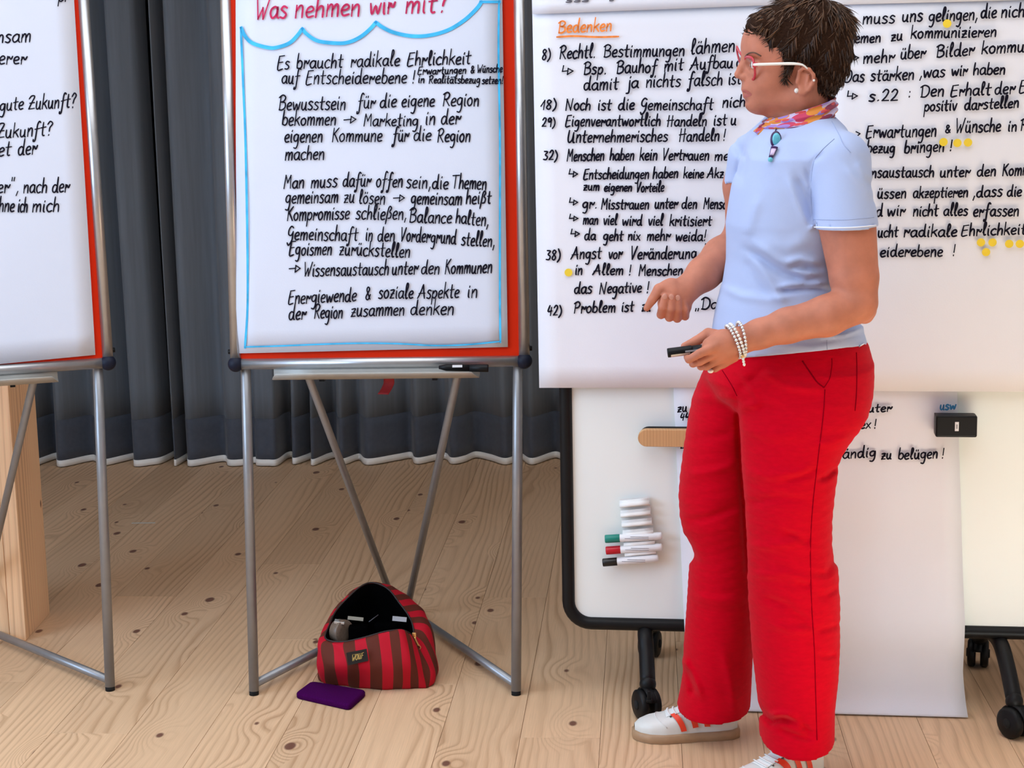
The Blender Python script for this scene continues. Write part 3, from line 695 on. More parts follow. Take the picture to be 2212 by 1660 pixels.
# ================================================================== WHITEBOARD
WB = Plane((.3, 3.97, 0), -8, 0)
M_wb = mat('whiteboard_enamel', (.86, .90, .88), .38, var=.01, vscale=3, spec=.3)
M_bf = mat('black_frame_plastic', (.006, .006, .0065), .45, var=.08, spec=.22)
wb = empty('mobile_whiteboard', WB(.45, 0, 0)*[1, 1, 0], 'large mobile whiteboard with black tube frame covered in paper sheets', 'whiteboard')
WS0, WS1, WT0, WT1 = -.176, 1.07, .197, 2.05
obj('panel', WB.box((WS0+WS1)/2, (WT0+WT1)/2, -.012, WS1-WS0-.01, WT1-WT0-.01, .012), M_wb, wb, smooth=False)
R_ = .055; pts = []
for (cx_, cy_, a0_) in ((WS0+R_, WT0+R_, 180), (WS1-R_, WT0+R_, 270), (WS1-R_, WT1-R_, 0), (WS0+R_, WT1-R_, 90)):
    for k in range(9):
        a = math.radians(a0_+90*k/8); pts.append(WB(cx_+R_*math.cos(a), cy_+R_*math.sin(a), -.006))
obj('frame', tube(pts, .0155, 14, closed=True), M_bf, wb)
def caster(root_obj, c, yaw, brake):
    ax = np.array([math.cos(yaw), math.sin(yaw), 0]); fw = np.array([-ax[1], ax[0], 0])
    cs = empty('caster', c, None, None); bpy.data.objects.remove(cs)
    parts = []
    for s_ in (-.016, .016):
        parts.append(lathe([(0, -.010), (.030, -.010), (.036, -.006), (.036, .006), (.030, .010), (0, .010)], c+ax*s_, ax, 28))
    w_ = obj('caster_wheel', join(*parts), M_bf, root_obj)
    hub = [lathe([(0, 0), (.012, 0), (.010, .003), (0, .003)], c+ax*s_, ax*sg, 16) for s_, sg in ((-.026, -1), (.026, 1))]
    obj('hub', join(*hub), M_rub, w_)
    hood = []
    def hd(u, v):
        a = math.radians(20+140*u); r = .0385; return c+fw*r*math.cos(a)+np.array([0, 0, 1])*r*math.sin(a)+ax*(v-.5)*.020
    h = obj('caster_hood', grid(hd, 14, 3), M_bf, w_); solidify(h, .004)
    if brake: obj('brake_lever', join(box(c-fw*.034-ax*.010+np.array([0, 0, .022]), .014, .020, .008, bev=.002), box(c-fw*.040-ax*.012+np.array([0, 0, .036]), .009, .007, .022, bev=.002)), M_bf, w_)
for fx, rx, ay, br_ in (((1397, 1552), (1404, 1418), .35, 1), ((2192, 1592), (2112, 1440), .5, 0)):
    f_ = G(*fx); f_[2] = .036; b_ = G(*rx); b_[2] = .036
    sc_ = .5*(f_+b_); s_ = (sc_-WB.o)@WB.e; top = WB(s_, .178, -.01)
    if br_ == 0: top = WB((G(2112, 1440)-WB.o)@WB.e+.005, .172, -.01)
    f2 = f_+[.004 if br_ else 0, .012, .046]; b2 = b_+[0, -.012, .046]
    obj('foot_bar', tube(cat([b2, .55*b2+.45*top+[0, 0, .02], top, .5*f2+.5*top+[0, 0, .012], f2], 5), .0185, 16), M_bf, wb)
    for q in (f2, b2): obj('bar_end', ellipsoid(q+[0, 0, -.002], .020, .020, .022), M_bf, wb)
    caster(wb, f_, ay, br_ == 1); caster(wb, b_, -.3, False)
    obj('upright', tube([top-WB.n*.035, WB(s_ if br_ else (top-WB.o)@WB.e, 1.3, -.045)], .016, 12), M_bf, wb)

def wps(x, y, d=.02): return np.array(WB.st(x, y, d))
dA = .0165
bl = wps(1165, 838, dA); tl = wps(1150, 30, dA)
sA = sheet('paper_sheet', 'written sheet headed in orange, hanging left of the woman on the whiteboard', WB, [bl, (bl[0]+.64, bl[1]+.004), (tl[0]+.65, tl[1]+.022), (tl[0], tl[1]+.02)], dA, M_pap2, group=None,
           wave=lambda u, v: .0015*math.sin(5*u+2*v)+.002*(1-v)**3)
blB = np.array((bl[0]+.652, wps(1885, 845, dA)[1])); brB = wps(2212, 847, dA); 
sB = sheet('paper_sheet', 'written sheet with yellow dots hanging right of the woman on the whiteboard', WB, [blB, (blB[0]+.65, brB[1]), (blB[0]+.65, wps(2212, -2, dA)[1]+.03), (blB[0], wps(1800, 10, dA)[1]+.015)], dA, M_pap2,
           wave=lambda u, v: .0015*math.sin(5*u+2*v)+.003*math.exp(-((v-.25)/.05)**2)*math.sin(4*u)+.002*math.exp(-((v-.12)/.04)**2))
tc_ = wps(1640, 13, .021)
sC = sheet('paper_sheet', 'bottom strip of the sheet above the orange-headed one, at the picture top', WB, [wps(1150, 31, .021), (tc_[0]+.09, tc_[1]+.002), (tc_[0]+.09, 2.03), (wps(1150, 31, .021)[0]-.002, 2.03)], .021, M_pap2, wave=lambda u, v: .003*(1-v)**2)
sD = sheet('paper_sheet', 'bottom strip of the sheet above the yellow-dotted one, right of the hair', WB, [wps(1790, 11, .021), (wps(2212, 0, .021)[0]+.12, wps(2212, 0, .021)[1]), (wps(2212, 0, .021)[0]+.12, 2.03), (wps(1790, 11, .021)[0], 2.03)], .021, M_pap2, wave=lambda u, v: .002*(1-v)**2)
pA = (WB(0, 0, dA+.0052), WB.n); pB = (WB(0, 0, dA+.0058), WB.n)
write_lines(sC, [[T('sss', 1222, 5, 1275, 3, 6), T('s', 1316, 2, 1328, 1, 6)]], (WB(0, 0, .0275), WB.n), mat('grey_marker_ink', (.12, .11, .13), .8, var=.1))
write_lines(sA, [[T('Bedenken', 1205, 71, 1323, 67, 15, 3.6)]], pA, M_oran, 'heading')
obj('underline', stroke_px([(1203, 80), (1240, 78), (1290, 80), (1336, 79)], pA, 4), M_oran, sA, smooth=False)
W_ = 3.6
write_lines(sA, [[(*t, W_) if len(t) == 6 else t for t in ln] for ln in [
 [('8)', 1170, 130, 1191, 128, 13), ('Rechtl.', 1208, 127, 1288, 125, 16), ('Bestimmungen', 1303, 124, 1480, 121, 16), ('lähmen', 1492, 117, 1589, 111, 17)],
 [('↳', 1213, 165, 1242, 164, 15), ('Bsp.', 1260, 161, 1312, 160, 15), ('Bauhof', 1331, 159, 1420, 156, 16), ('mit', 1434, 155, 1478, 150, 16), ('Aufbau', 1490, 151, 1585, 146, 15), ('d', 1590, 146, 1606, 145, 15)],
 [('damit', 1260, 195, 1337, 193, 16), ('ja', 1354, 191, 1381, 190, 16), ('nichts', 1395, 189, 1472, 187, 16), ('falsch', 1486, 186, 1562, 184, 16), ('ist', 1573, 183, 1602, 182, 16)],
 [('18)', 1168, 237, 1204, 236, 12), ('Noch', 1221, 238, 1277, 238, 14), ('ist', 1291, 238, 1322, 238, 14), ('die', 1335, 238, 1372, 237, 14), ('Gemeinschaft', 1383, 238, 1542, 237, 14), ('nicht', 1560, 232, 1625, 230, 14)],
 [('29)', 1170, 274, 1201, 274, 11), ('Eigenverantwortlich', 1221, 273, 1428, 272, 14), ('Handeln', 1440, 273, 1528, 272, 14), ('ist', 1541, 271, 1571, 270, 14), ('u', 1578, 270, 1592, 270, 14)],
 [('Unternehmerisches', 1225, 308, 1444, 306, 15), ('Handeln', 1466, 306, 1555, 304, 15), ('!', 1561, 304, 1569, 304, 15)],
 [('32)', 1173, 346, 1206, 346, 12), ('Menschen', 1224, 348, 1306, 347, 14), ('haben', 1317, 346, 1371, 346, 14), ('kein', 1381, 346, 1421, 346, 15), ('Vertrauen', 1430, 346, 1533, 346, 14), ('me', 1543, 347, 1576, 346, 13)],
 [('↳', 1228, 385, 1251, 385, 13), ('Entscheidungen', 1260, 387, 1403, 386, 13), ('haben', 1410, 386, 1466, 384, 13), ('keine', 1476, 385, 1521, 385, 12), ('Akz', 1527, 384, 1564, 384, 12)],
 [('zum', 1260, 411, 1296, 412, 11), ('eigenen', 1305, 414, 1366, 413, 11), ('Vorteile', 1374, 415, 1435, 414, 12)],
 [('↳', 1229, 446, 1251, 446, 12), ('gr.', 1258, 450, 1292, 450, 13), ('Misstrauen', 1298, 452, 1403, 452, 13), ('unter', 1414, 451, 1465, 450, 13), ('den', 1472, 451, 1507, 451, 13), ('Mensch', 1519, 451, 1580, 451, 13)],
 [('↳', 1229, 480, 1252, 480, 12), ('man', 1259, 485, 1293, 485, 13), ('viel', 1303, 486, 1334, 486, 13), ('wird', 1344, 487, 1388, 487, 13), ('viel', 1400, 487, 1433, 487, 13), ('kritisiert', 1446, 488, 1538, 488, 13)],
 [('↳', 1232, 514, 1255, 514, 12), ('da', 1262, 519, 1288, 519, 13), ('geht', 1303, 520, 1347, 520, 13), ('nix', 1356, 519, 1384, 519, 12), ('mehr', 1397, 520, 1449, 520, 13), ('weida!', 1459, 521, 1527, 521, 13)],
 [('38)', 1179, 562, 1212, 562, 13), ('Angst', 1233, 560, 1300, 559, 15), ('vor', 1314, 559, 1345, 559, 14), ('Veränderung', 1361, 560, 1506, 559, 15), ('!', 1519, 549, 1525, 549, 13)],
 [('in', 1242, 594, 1259, 594, 13), ('Allem', 1280, 594, 1348, 594, 13), ('!', 1358, 595, 1364, 595, 13), ('Menschen', 1379, 596, 1476, 594, 13)],
 [('das', 1240, 635, 1280, 634, 14), ('Negative', 1294, 635, 1387, 632, 14), ('!', 1396, 633, 1403, 633, 14)],
 [('42)', 1182, 682, 1215, 682, 12), ('Problem', 1239, 677, 1331, 675, 14), ('ist', 1342, 674, 1370, 673, 13), ('zu', 1386, 673, 1406, 672, 13), ('_', 1502, 668, 1514, 668, 13), ('Da', 1514, 668, 1552, 668, 14)],
]], pA, M_ink)
write_lines(sB, [[(*t, W_) for t in ln] for ln in [
 [('Es', 1820, 53, 1846, 53, 14), ('muss', 1863, 52, 1935, 50, 16), ('uns', 1948, 47, 1995, 45, 16), ('gelingen,', 2006, 47, 2114, 43, 16), ('die', 2118, 40, 2154, 38, 16), ('nicht', 2162, 38, 2228, 36, 16)],
 [('emen', 1846, 93, 1904, 91, 13), ('zu', 1924, 89, 1951, 87, 13), ('kommunizieren', 1967, 83, 2154, 79, 14)],
 [('→', 1834, 134, 1857, 133, 12), ('mehr', 1864, 137, 1934, 134, 15), ('über', 1945, 128, 2001, 125, 15), ('Bilder', 2022, 124, 2106, 119, 15), ('kommu', 2120, 116, 2214, 112, 15)],
 [('Das', 1822, 178, 1869, 176, 15), ('stärken', 1880, 175, 1976, 172, 15), (',was', 1986, 168, 2043, 166, 15), ('wir', 2055, 164, 2091, 163, 14), ('haben', 2102, 162, 2173, 160, 14)],
 [('↳', 1829, 218, 1856, 217, 14), ('s.22', 1876, 219, 1942, 217, 15), (':', 1962, 211, 1968, 211, 14), ('Den', 1987, 210, 2041, 208, 15), ('Erhalt', 2053, 208, 2142, 205, 15), ('der', 2148, 204, 2194, 202, 15), ('E', 2201, 200, 2218, 200, 15)],
 [('positiv', 1996, 241, 2068, 238, 14), ('darstellen', 2083, 238, 2202, 232, 14)],
 [('>', 1847, 297, 1860, 296, 12), ('Erwartungen', 1870, 298, 2024, 295, 16), ('&', 2041, 287, 2055, 287, 10), ('Wünsche', 2063, 287, 2163, 284, 16), ('in', 2177, 284, 2198, 283, 14), ('R', 2204, 282, 2224, 282, 14)],
 [('bezug', 1872, 331, 1935, 330, 14), ('bringen', 1953, 331, 2041, 327, 15), ('!', 2051, 326, 2058, 326, 13)],
 [('nsaustausch', 1882, 384, 2019, 382, 14), ('unter', 2030, 383, 2097, 382, 14), ('den', 2110, 381, 2153, 380, 14), ('Komm', 2164, 380, 2226, 378, 15)],
 [('üssen', 1895, 429, 1959, 428, 14), ('akzeptieren', 1972, 428, 2092, 426, 14), (',dass', 2101, 427, 2167, 424, 14), ('die', 2175, 425, 2208, 424, 14)],
 [('d', 1892, 468, 1908, 467, 15), ('wir', 1916, 467, 1957, 466, 14), ('nicht', 1972, 467, 2028, 466, 14), ('alles', 2038, 466, 2092, 466, 14), ('erfassen', 2102, 468, 2202, 467, 15)],
 [('ucht', 1896, 513, 1941, 512, 14), ('radikale', 1952, 512, 2069, 511, 14), ('Ehrlichkeit', 2076, 510, 2218, 506, 14)],
 [('eiderebene', 1901, 555, 2038, 554, 14), ('!', 2057, 553, 2065, 553, 14)],
]], pB, M_ink)
M_yel = mat('yellow_sticker_paper', (.86, .62, .03), .6, var=.03, vscale=60)
dots = [((1228, 589), 'single yellow dot sticker left of the word "in" on the orange-headed sheet', sA), ((2046, 51), 'yellow dot sticker under the top line of the right sheet', sB), ((2038, 307), 'yellow dot sticker left of the exclamation mark after "bringen"', sB), ((2068, 309), 'yellow dot sticker just right of the exclamation mark after "bringen"', sB),
        ((2091, 308), 'rightmost yellow dot sticker in the row after "bringen"', sB), ((2119, 524), 'upper left yellow dot of the group of three under "Ehrlichkeit"', sB), ((2144, 524), 'upper right yellow dot of the group of three under "Ehrlichkeit"', sB),
        ((2180, 527), 'left yellow dot of the pair at the right picture edge', sB), ((2203, 527), 'right yellow dot of the pair at the right picture edge', sB), ((2130, 545), 'lowest yellow dot sticker of all, below the pair under "Ehrlichkeit"', sB)]
for (x, y), lb, _ in dots:
    o = obj('dot_sticker', lathe([(0, 0), (.0092, 0), (.0092, .0004), (0, .0004)], PL(x, y, WB(0, 0, dA+.0066), WB.n), WB.n, 24), M_yel, smooth=False); tag(o, lb, 'sticker', 'yellow dot stickers on the sheets')

# lower sheet that runs down over the frame to the floor
pth = cat([np.array(q, float) for q in ((.800, .002, 0), (.70, .004, 0), (.55, .009, 0), (.42, .006, 0), (.30, .012, 0), (.20, .020, 0), (.13, .012, 0), (.07, .010, 0), (.03, .020, 0), (.004, .045, 0))], 6)
l0, l1 = wps(1455, 850, .004), wps(1480, 1385, .015); r0_, r1_ = wps(2068, 850, .004), wps(2084, 1345, .015)
def lowfn(u, v):
    k = v*(len(pth)-1); i = min(int(k), len(pth)-2); f = k-i; t, d = (pth[i]*(1-f)+pth[i+1]*f)[:2]
    a = np.interp(t, [l1[1], l0[1]], [l1[0], l0[0]]); b = np.interp(t, [r1_[1], r0_[1]], [r1_[0], r0_[0]])
    b += .010*max(0, (.10-t)/.1); return WB(a*(1-u)+b*u, t, d+.0012*math.sin(26*t+2*u)+.0012*math.sin(5*u))
low = empty('paper_sheet', WB(.5, 0, .02), 'long lower sheet hanging behind the woman down to the floor', 'paper')
solidify(obj('paper', grid(lowfn, 16, 56), M_pap2, low), .0005, -1)
pLw = (WB(0, 0, .0135), WB.n)
write_lines(low, [[(*t, 3.6) for t in ln] for ln in [[('zu', 1463, 891, 1485, 889, 10)], [('44', 1469, 909, 1491, 907, 9)], [('↳', 1470, 975, 1488, 975, 9)], [('uter', 1875, 891, 1928, 889, 10)], [('ex', 1858, 927, 1882, 925, 11), ('!', 1888, 926, 1893, 926, 11)],
 [('ändig', 1820, 991, 1894, 987, 13), ('zu', 1903, 993, 1927, 992, 12), ('belügen', 1940, 993, 2027, 990, 13), ('!', 2034, 991, 2040, 991, 13)]]], pLw, M_ink)
write_lines(low, [[('usw', 2030, 886, 2066, 884, 10, 3.4)]], pLw, M_blue, 'note')

# whiteboard eraser with wooden handle
M_beech = wood_mat('beech_handle', (.72, .42, .20), (.66, .37, .17), (.42, .19, .07), axis='Y', knots=False, scale=3)
q0 = wps(1379, 943, .02); q1 = wps(1520, 936, .02)
er = empty('board_eraser', WB(*q0, .0), 'wooden-handled board wiper on the whiteboard beside the red trousers', 'eraser')
hh = .0215
def pill(a0, a1, t, h, d0_, d1_):
    V = []; n = 12; ring = []
    for k in range(n+1): an = math.radians(90+180*k/n); ring.append((a0+h+h*math.cos(an), h*math.sin(an)))
    for k in range(n+1): an = math.radians(-90+180*k/n); ring.append((a1-h+h*math.cos(an), h*math.sin(an)))
    m = len(ring); 
    for d, sc in ((d0_, 1), (d1_-.003, 1), (d1_, .93)): V += [WB(a if False else (a0+a1)/2+(a-(a0+a1)/2)*(1 if sc == 1 else .985), t+b*sc, d) for a, b in ring]
    Fc = [(j*m+i, j*m+(i+1) % m, (j+1)*m+(i+1) % m, (j+1)*m+i) for j in range(2) for i in range(m)]
    Fc += [tuple(range(m))[::-1], tuple(2*m+i for i in range(m))]; return V, Fc
obj('felt_pad', pill(q0[0]+.003, q1[0], q0[1]+.0015, hh, .0145, .024), M_rub, er, smooth=False)
obj('handle', pill(q0[0], q1[0], q0[1], hh-.001, .024, .043), M_beech, er, smooth=False)
# black board eraser
c_ = wps(2063, 917, .03)
eb = empty('board_eraser', WB(*c_, 0), 'black block wiper with a small white label below the blue note', 'eraser')
obj('block', WB.box(c_[0], c_[1], .040, .092, .050, .038, .004), M_blk, eb, smooth=False)
obj('felt_pad', WB.box(c_[0]-.001, c_[1], .0165, .088, .046, .009), M_rub, eb, smooth=False)
lbp = PL(2067, 922, WB(0, 0, .0595), WB.n)-WB.o
obj('label', WB.box(lbp@WB.e, lbp@WB.u, .0595, .0085, .021, .0006), M_mkw, eb, smooth=False)
obj('print', WB.box(lbp@WB.e, lbp@WB.u, .0602, .003, .010, .0004), M_lab, eb, smooth=False)
# marker holder: four white clips on a plate
M_hold = mat('white_plastic', (.86, .86, .84), .35, var=.01)
ho = empty('marker_holder', WB(*wps(1352, 1200, .0), 0), 'white ribbed marker holder stuck to the lower left of the whiteboard', 'holder')
C_ = [wps(1352, 1204, .0), wps(1420, 1198, .0), wps(1402, 1072, .0), wps(1339, 1078, .0)]
def hp(u, v, d): p = C_[0]*(1-u)*(1-v)+C_[1]*u*(1-v)+C_[2]*u*v+C_[3]*(1-u)*v; return WB(p[0], p[1], d)
obj('back_plate', grid(lambda u, v: hp(u, v, .002), 2, 2), M_hold, ho, smooth=False)
for k in range(6):
    v0 = .02+k*.168
    def clip(u, v, v0=v0):
        prof = [(0, .002), (.02, .018), (.045, .026), (.085, .024), (.10, .016), (.13, .014)]
        kk = v*5; i = min(int(kk), 4); f = kk-i; t = prof[i][0]*(1-f)+prof[i+1][0]*f; d = prof[i][1]*(1-f)+prof[i+1][1]*f
        return hp(u, v0+t, d)
    solidify(obj('clip', grid(clip, 4, 16), M_hold, ho), .0012)
for (cx0, cy0, cx1, cy1, col, nm, lab) in ((1307, 1165, 1430, 1158, (.0, .22, .17), 'green', 'uppermost'), (1309, 1190, 1430, 1182, (.50, .0, .015), 'red', 'middle'), (1302, 1216, 1422, 1206, (.005, .005, .005), 'black', 'lowest')):
    a = WB(*wps(cx0, cy0, .022), .022 if nm != 'x' else 0); b = WB(*wps(cx1, cy1, .022), .022); L_ = np.linalg.norm(b-a); dx = (b-a)/L_
    r_ = empty('marker', (a+b)/2, 'white board marker with %s cap, %s in the marker holder' % (nm, lab), 'marker', None)
    obj('barrel', lathe([(.006, L_*.22), (.0092, L_*.26), (.0092, L_*.93), (.0088, L_*.94), (.0088, L_*.985), (.0065, L_), (0, L_)], a, dx, 22), M_mkw, r_)
    obj('cap', lathe([(0, 0), (.0092, .0), (.0100, .002), (.0100, L_*.255), (.0094, L_*.262)], a, dx, 22), mat(nm+'_cap', col, .35, var=.05), r_)
    for k in range(2):
        c = a+dx*L_*(.56+.05*k)-np.array([0, 0, .0015-.004*k]); c = c+WB.n*.0094
        R0 = WB.rot(); obj('print', box(c, L_*(.42-.1*k), .0005, .0011, R0), M_lab, r_, smooth=False)

# ================================================================== FLOOR ITEMS
q = G(310, 1131); o = obj('paper_strip', box((q[0], q[1], .0012), .083, .009, .0008, Matrix.Rotation(-.03, 3, 'Z')), mat('white_paper_strip', (.62, .60, .55), .8, var=.02), smooth=False)
tag(o, 'thin white strip of paper lying on the planks behind the left flipchart leg', 'paper strip')

# purple case
c4 = [G(*p, .012) for p in ((637, 1500), (755, 1527), (792, 1494), (672, 1474))]
def rr_prism(c4, z0, z1, r=.18, n=5):
    c = sum(c4)/4; V = []; ring = []
    for i in range(4):
        p = c4[i]; pa = c4[i-1]; pb = c4[(i+1) % 4]; d1 = (pa-p)/np.linalg.norm(pa-p)*.014; d2 = (pb-p)/np.linalg.norm(pb-p)*.014
        for k in range(n):
            t = k/(n-1); ring.append(p+d1*(1-t)**2+d2*t**2)
    m = len(ring); rows = [(z0, .97), (z0+.003, 1.0), (z1-.005, 1.0), (z1-.0015, .975), (z1, .93)]
    for z, s_ in rows: V += [np.array([c[0]+(p[0]-c[0])*s_, c[1]+(p[1]-c[1])*s_, z]) for p in ring]
    Fc = [(j*m+i, j*m+(i+1) % m, (j+1)*m+(i+1) % m, (j+1)*m+i) for j in range(len(rows)-1) for i in range(m)]
    Fc += [tuple(range(m))[::-1], tuple((len(rows)-1)*m+i for i in range(m))]; return V, Fc
o = obj('pouch', rr_prism(c4, .0005, .016), mat('purple_felt', (.050, .0015, .062), .95, var=.25, vscale=500, bump=.3, bscale=700, spec=.05)); tag(o, 'flat purple felt pouch lying on the floor in front of the striped bag', 'pouch')

# striped bag
cols_ = [((703, 1380, 4.14), (688, 1392, 4.13), (690, 1440, 4.11), (702, 1478)), ((735, 1388, 4.12), (733, 1396, 4.10), (742, 1440, 4.075), (745, 1484)),
 ((780, 1380, 4.11), (781, 1388, 4.09), (789, 1440, 4.06), (790, 1489)), ((830, 1366, 4.11), (833, 1374, 4.09), (840, 1440, 4.06), (840, 1491)),
 ((866, 1362, 4.12), (872, 1368, 4.10), (880, 1440, 4.07), (880, 1490)), ((883, 1368, 4.14), (892, 1384, 4.13), (909, 1440, 4.09), (914, 1488)),
 ((893, 1374, 4.17), (912, 1394, 4.16), (936, 1445, 4.12), (931, 1484)), ((891, 1350, 4.2), (925, 1362, 4.2), (945, 1440, 4.18), (942, 1470)),
 ((880, 1327, 4.23), (921, 1332, 4.27), (941, 1410, 4.28), (938, 1445)), ((862, 1303, 4.26), (903, 1305, 4.33), (920, 1380, 4.36), (915, 1425)),
 ((844, 1279, 4.29), (873, 1285, 4.36), (880, 1360, 4.40), None), ((824, 1265, 4.31), (840, 1271, 4.37), (835, 1350, 4.41), None),
 ((801, 1260, 4.32), (803, 1266, 4.37), (800, 1350, 4.41), None), ((778, 1269, 4.30), (766, 1280, 4.36), (760, 1360, 4.40), None),
 ((750, 1294, 4.27), (735, 1305, 4.33), (718, 1380, 4.35), None), ((725, 1322, 4.24), (711, 1332, 4.28), (695, 1400, 4.28), None), ((711, 1352, 4.19), (697, 1368, 4.2), (687, 1425, 4.18), (690, 1465))]
loops = [[], [], [], []]
for c in cols_:
    for k in range(3): loops[k].append(P(*c[k]))
    q = loops[2][-1]; f_ = G(*c[3]) if c[3] else np.array([q[0], q[1]-.03, 0]); f_[2] = .001; loops[3].append(f_)
NC = len(cols_); SUB = 6
L4 = [cat(l, SUB, closed=True) for l in loops]; nL = len(L4[0])
cen = sum(loops[3])/NC
rows = []
for i in range(nL):
    a = [L4[k][i] for k in range(4)]
    in1 = a[3]+(cen-a[3])*.10+[0, 0, -.0005]
    rows.append(cat([a[0]+(a[0]-a[1])*.0, a[1], a[2], a[3], in1], 6))
nR = len(rows[0])
V = []; Fc = []
for j in range(nR):
    for i in range(nL):
        p = rows[i][j].copy(); u = i/SUB
        p[2] = max(p[2], .0012)
        out = p-cen; out[2] = 0; out /= (np.linalg.norm(out)+1e-9)
        wr = .0022*math.sin(u*2.3+j*.45)+.002*math.sin(u*5.1-j*.7)+.0035*math.exp(-((u-.9-j*.03)/.25)**2)-.006*math.exp(-((u-5.5)/.35)**2)*math.exp(-((j-11)/6)**2)
        V.append(p+out*wr*(0 if j == 0 else 1))
V.append(cen+[0, 0, .001])
for j in range(nR-1):
    for i in range(nL): Fc.append((j*nL+i, (j+1)*nL+i, (j+1)*nL+(i+1) % nL, j*nL+(i+1) % nL))
for i in range(nL): Fc.append(((nR-1)*nL+i, len(V)-1, (nR-1)*nL+(i+1) % nL))
bag = empty('striped_bag', cen*[1, 1, 0], 'open red and brown striped zip bag on the floor below the middle flipchart', 'bag')
mb = bpy.data.materials.new('striped_canvas'); mb.use_nodes = True; nt = mb.node_tree; N = nt.nodes; L = nt.links; b = N['Principled BSDF']; b.inputs['Roughness'].default_value = .75; b.inputs['Specular IOR Level'].default_value = .25
at = N.new('ShaderNodeUVMap'); at.uv_map = 'UVMap'; sx = N.new('ShaderNodeSeparateXYZ'); L.new(at.outputs[0], sx.inputs[0])
mm = N.new('ShaderNodeMath'); mm.operation = 'MULTIPLY_ADD'; mm.inputs[1].default_value = 17*1.0; mm.inputs[2].default_value = .30; L.new(sx.outputs[0], mm.inputs[0])
fr = N.new('ShaderNodeMath'); fr.operation = 'FRACT'; L.new(mm.outputs[0], fr.inputs[0]); gt = N.new('ShaderNodeMath'); gt.operation = 'GREATER_THAN'; gt.inputs[1].default_value = .5; L.new(fr.outputs[0], gt.inputs[0])
mx = N.new('ShaderNodeMixRGB'); mx.inputs[1].default_value = (.50, .004, .020, 1); mx.inputs[2].default_value = (.115, .022, .012, 1); L.new(gt.outputs[0], mx.inputs[0]); L.new(mx.outputs[0], b.inputs['Base Color'])
nz = N.new('ShaderNodeTexNoise'); nz.inputs['Scale'].default_value = 500; bp = N.new('ShaderNodeBump'); bp.inputs['Strength'].default_value = .3; bp.inputs['Distance'].default_value = .001; L.new(nz.outputs[0], bp.inputs['Height']); L.new(bp.outputs[0], b.inputs['Normal'])
bo = obj('shell', (V, Fc), mb, bag); solidify(bo, .002, -1)
uv = bo.data.uv_layers.new(name='UVMap')
for poly in bo.data.polygons:
    ks = [v % nL if v < nR*nL else -1 for v in poly.vertices]; base = min(k for k in ks if k >= 0); wrap = (0 in ks and nL-1 in ks)
    for li, k in zip(poly.loop_indices, ks):
        if k < 0: k = base
        if wrap and k == 0: k = nL
        uv.data[li].uv = (k/nL, 0)
# black lining
rim = L4[0]; rc_ = sum(rim)/nL; V = []; Fc = []
for j, (s_, dz) in enumerate(((.985, -.001), (.96, -.02), (.93, -.05), (.9, -.09))):
    for p in rim: q = rc_+(p-rc_)*s_; q[2] = max(p[2]+dz*(1 if p[2] < .16 else 1.6), .01) if j < 3 else .008; V.append(q)
for j in range(3):
    for i in range(nL): Fc.append((j*nL+i, j*nL+(i+1) % nL, (j+1)*nL+(i+1) % nL, (j+1)*nL+i))
Fc.append(tuple(3*nL+i for i in range(nL)))
M_lining = mat('black_lining', (.0012, .0012, .0014), 1., spec=.0, var=.1)
solidify(obj('lining', (V, Fc), M_lining, bag), .001, 1)
obj('zip_tape', tube([p+[0, 0, .0006] for p in rim], .0022, 6, closed=True), mat('black_zip', (.02, .012, .012), .6, var=.2, vscale=400), bag)
M_gold = mat('brass', (.80, .52, .20), .3, metal=.8, var=.05)
zp = P(894, 1372, 4.155)
zs = obj('zip_slider', join(box(zp+[.001, -.004, 0], .010, .006, .014, bev=.001), tube(cat([zp+[.002, -.008, -.004], zp+[.007, -.010, -.016], zp+[.012, -.010, -.026]], 4), .0028, 8), tube(cat([zp+[.010, -.011, -.022], zp+[.006, -.011, -.030], zp+[.011, -.011, -.036], zp+[.017, -.011, -.030]], 4, closed=True), .0014, 6, closed=True)), M_gold, bag)
# label patch
def bagpt(x, y, d):
    return PL(x, y, P(772, 1420, 4.062-d), np.array([.12, -1, .10])/np.linalg.norm([.12, -1, .10]))
pn = np.array([.12, -1, .10]); pn /= np.linalg.norm(pn)
lp = [bagpt(x, y, .006) for x, y in ((752, 1438), (796, 1428), (792, 1402), (748, 1411))]
lp2 = [p+pn*.0015 for p in lp]
lb = obj('label_patch', (lp+lp2, [(3, 2, 1, 0), (4, 5, 6, 7), (0, 1, 5, 4), (1, 2, 6, 5), (2, 3, 7, 6), (3, 0, 4, 7)]), mat('black_patch', (.006, .006, .007), .6, var=.1), bag, smooth=False)
obj('lettering', write('WOUF', 760, 1429, 785, 1422, 7, (bagpt(772, 1420, .006)+pn*.0022, pn), 1.8, .1), mat('gold_thread', (.55, .40, .12), .5, var=.1), lb, smooth=False)
obj('lettering', stroke_px([(761, 1415), (782, 1412)], (bagpt(772, 1420, .006)+pn*.0022, pn), .8), MATS['gold_thread'], lb, smooth=False)
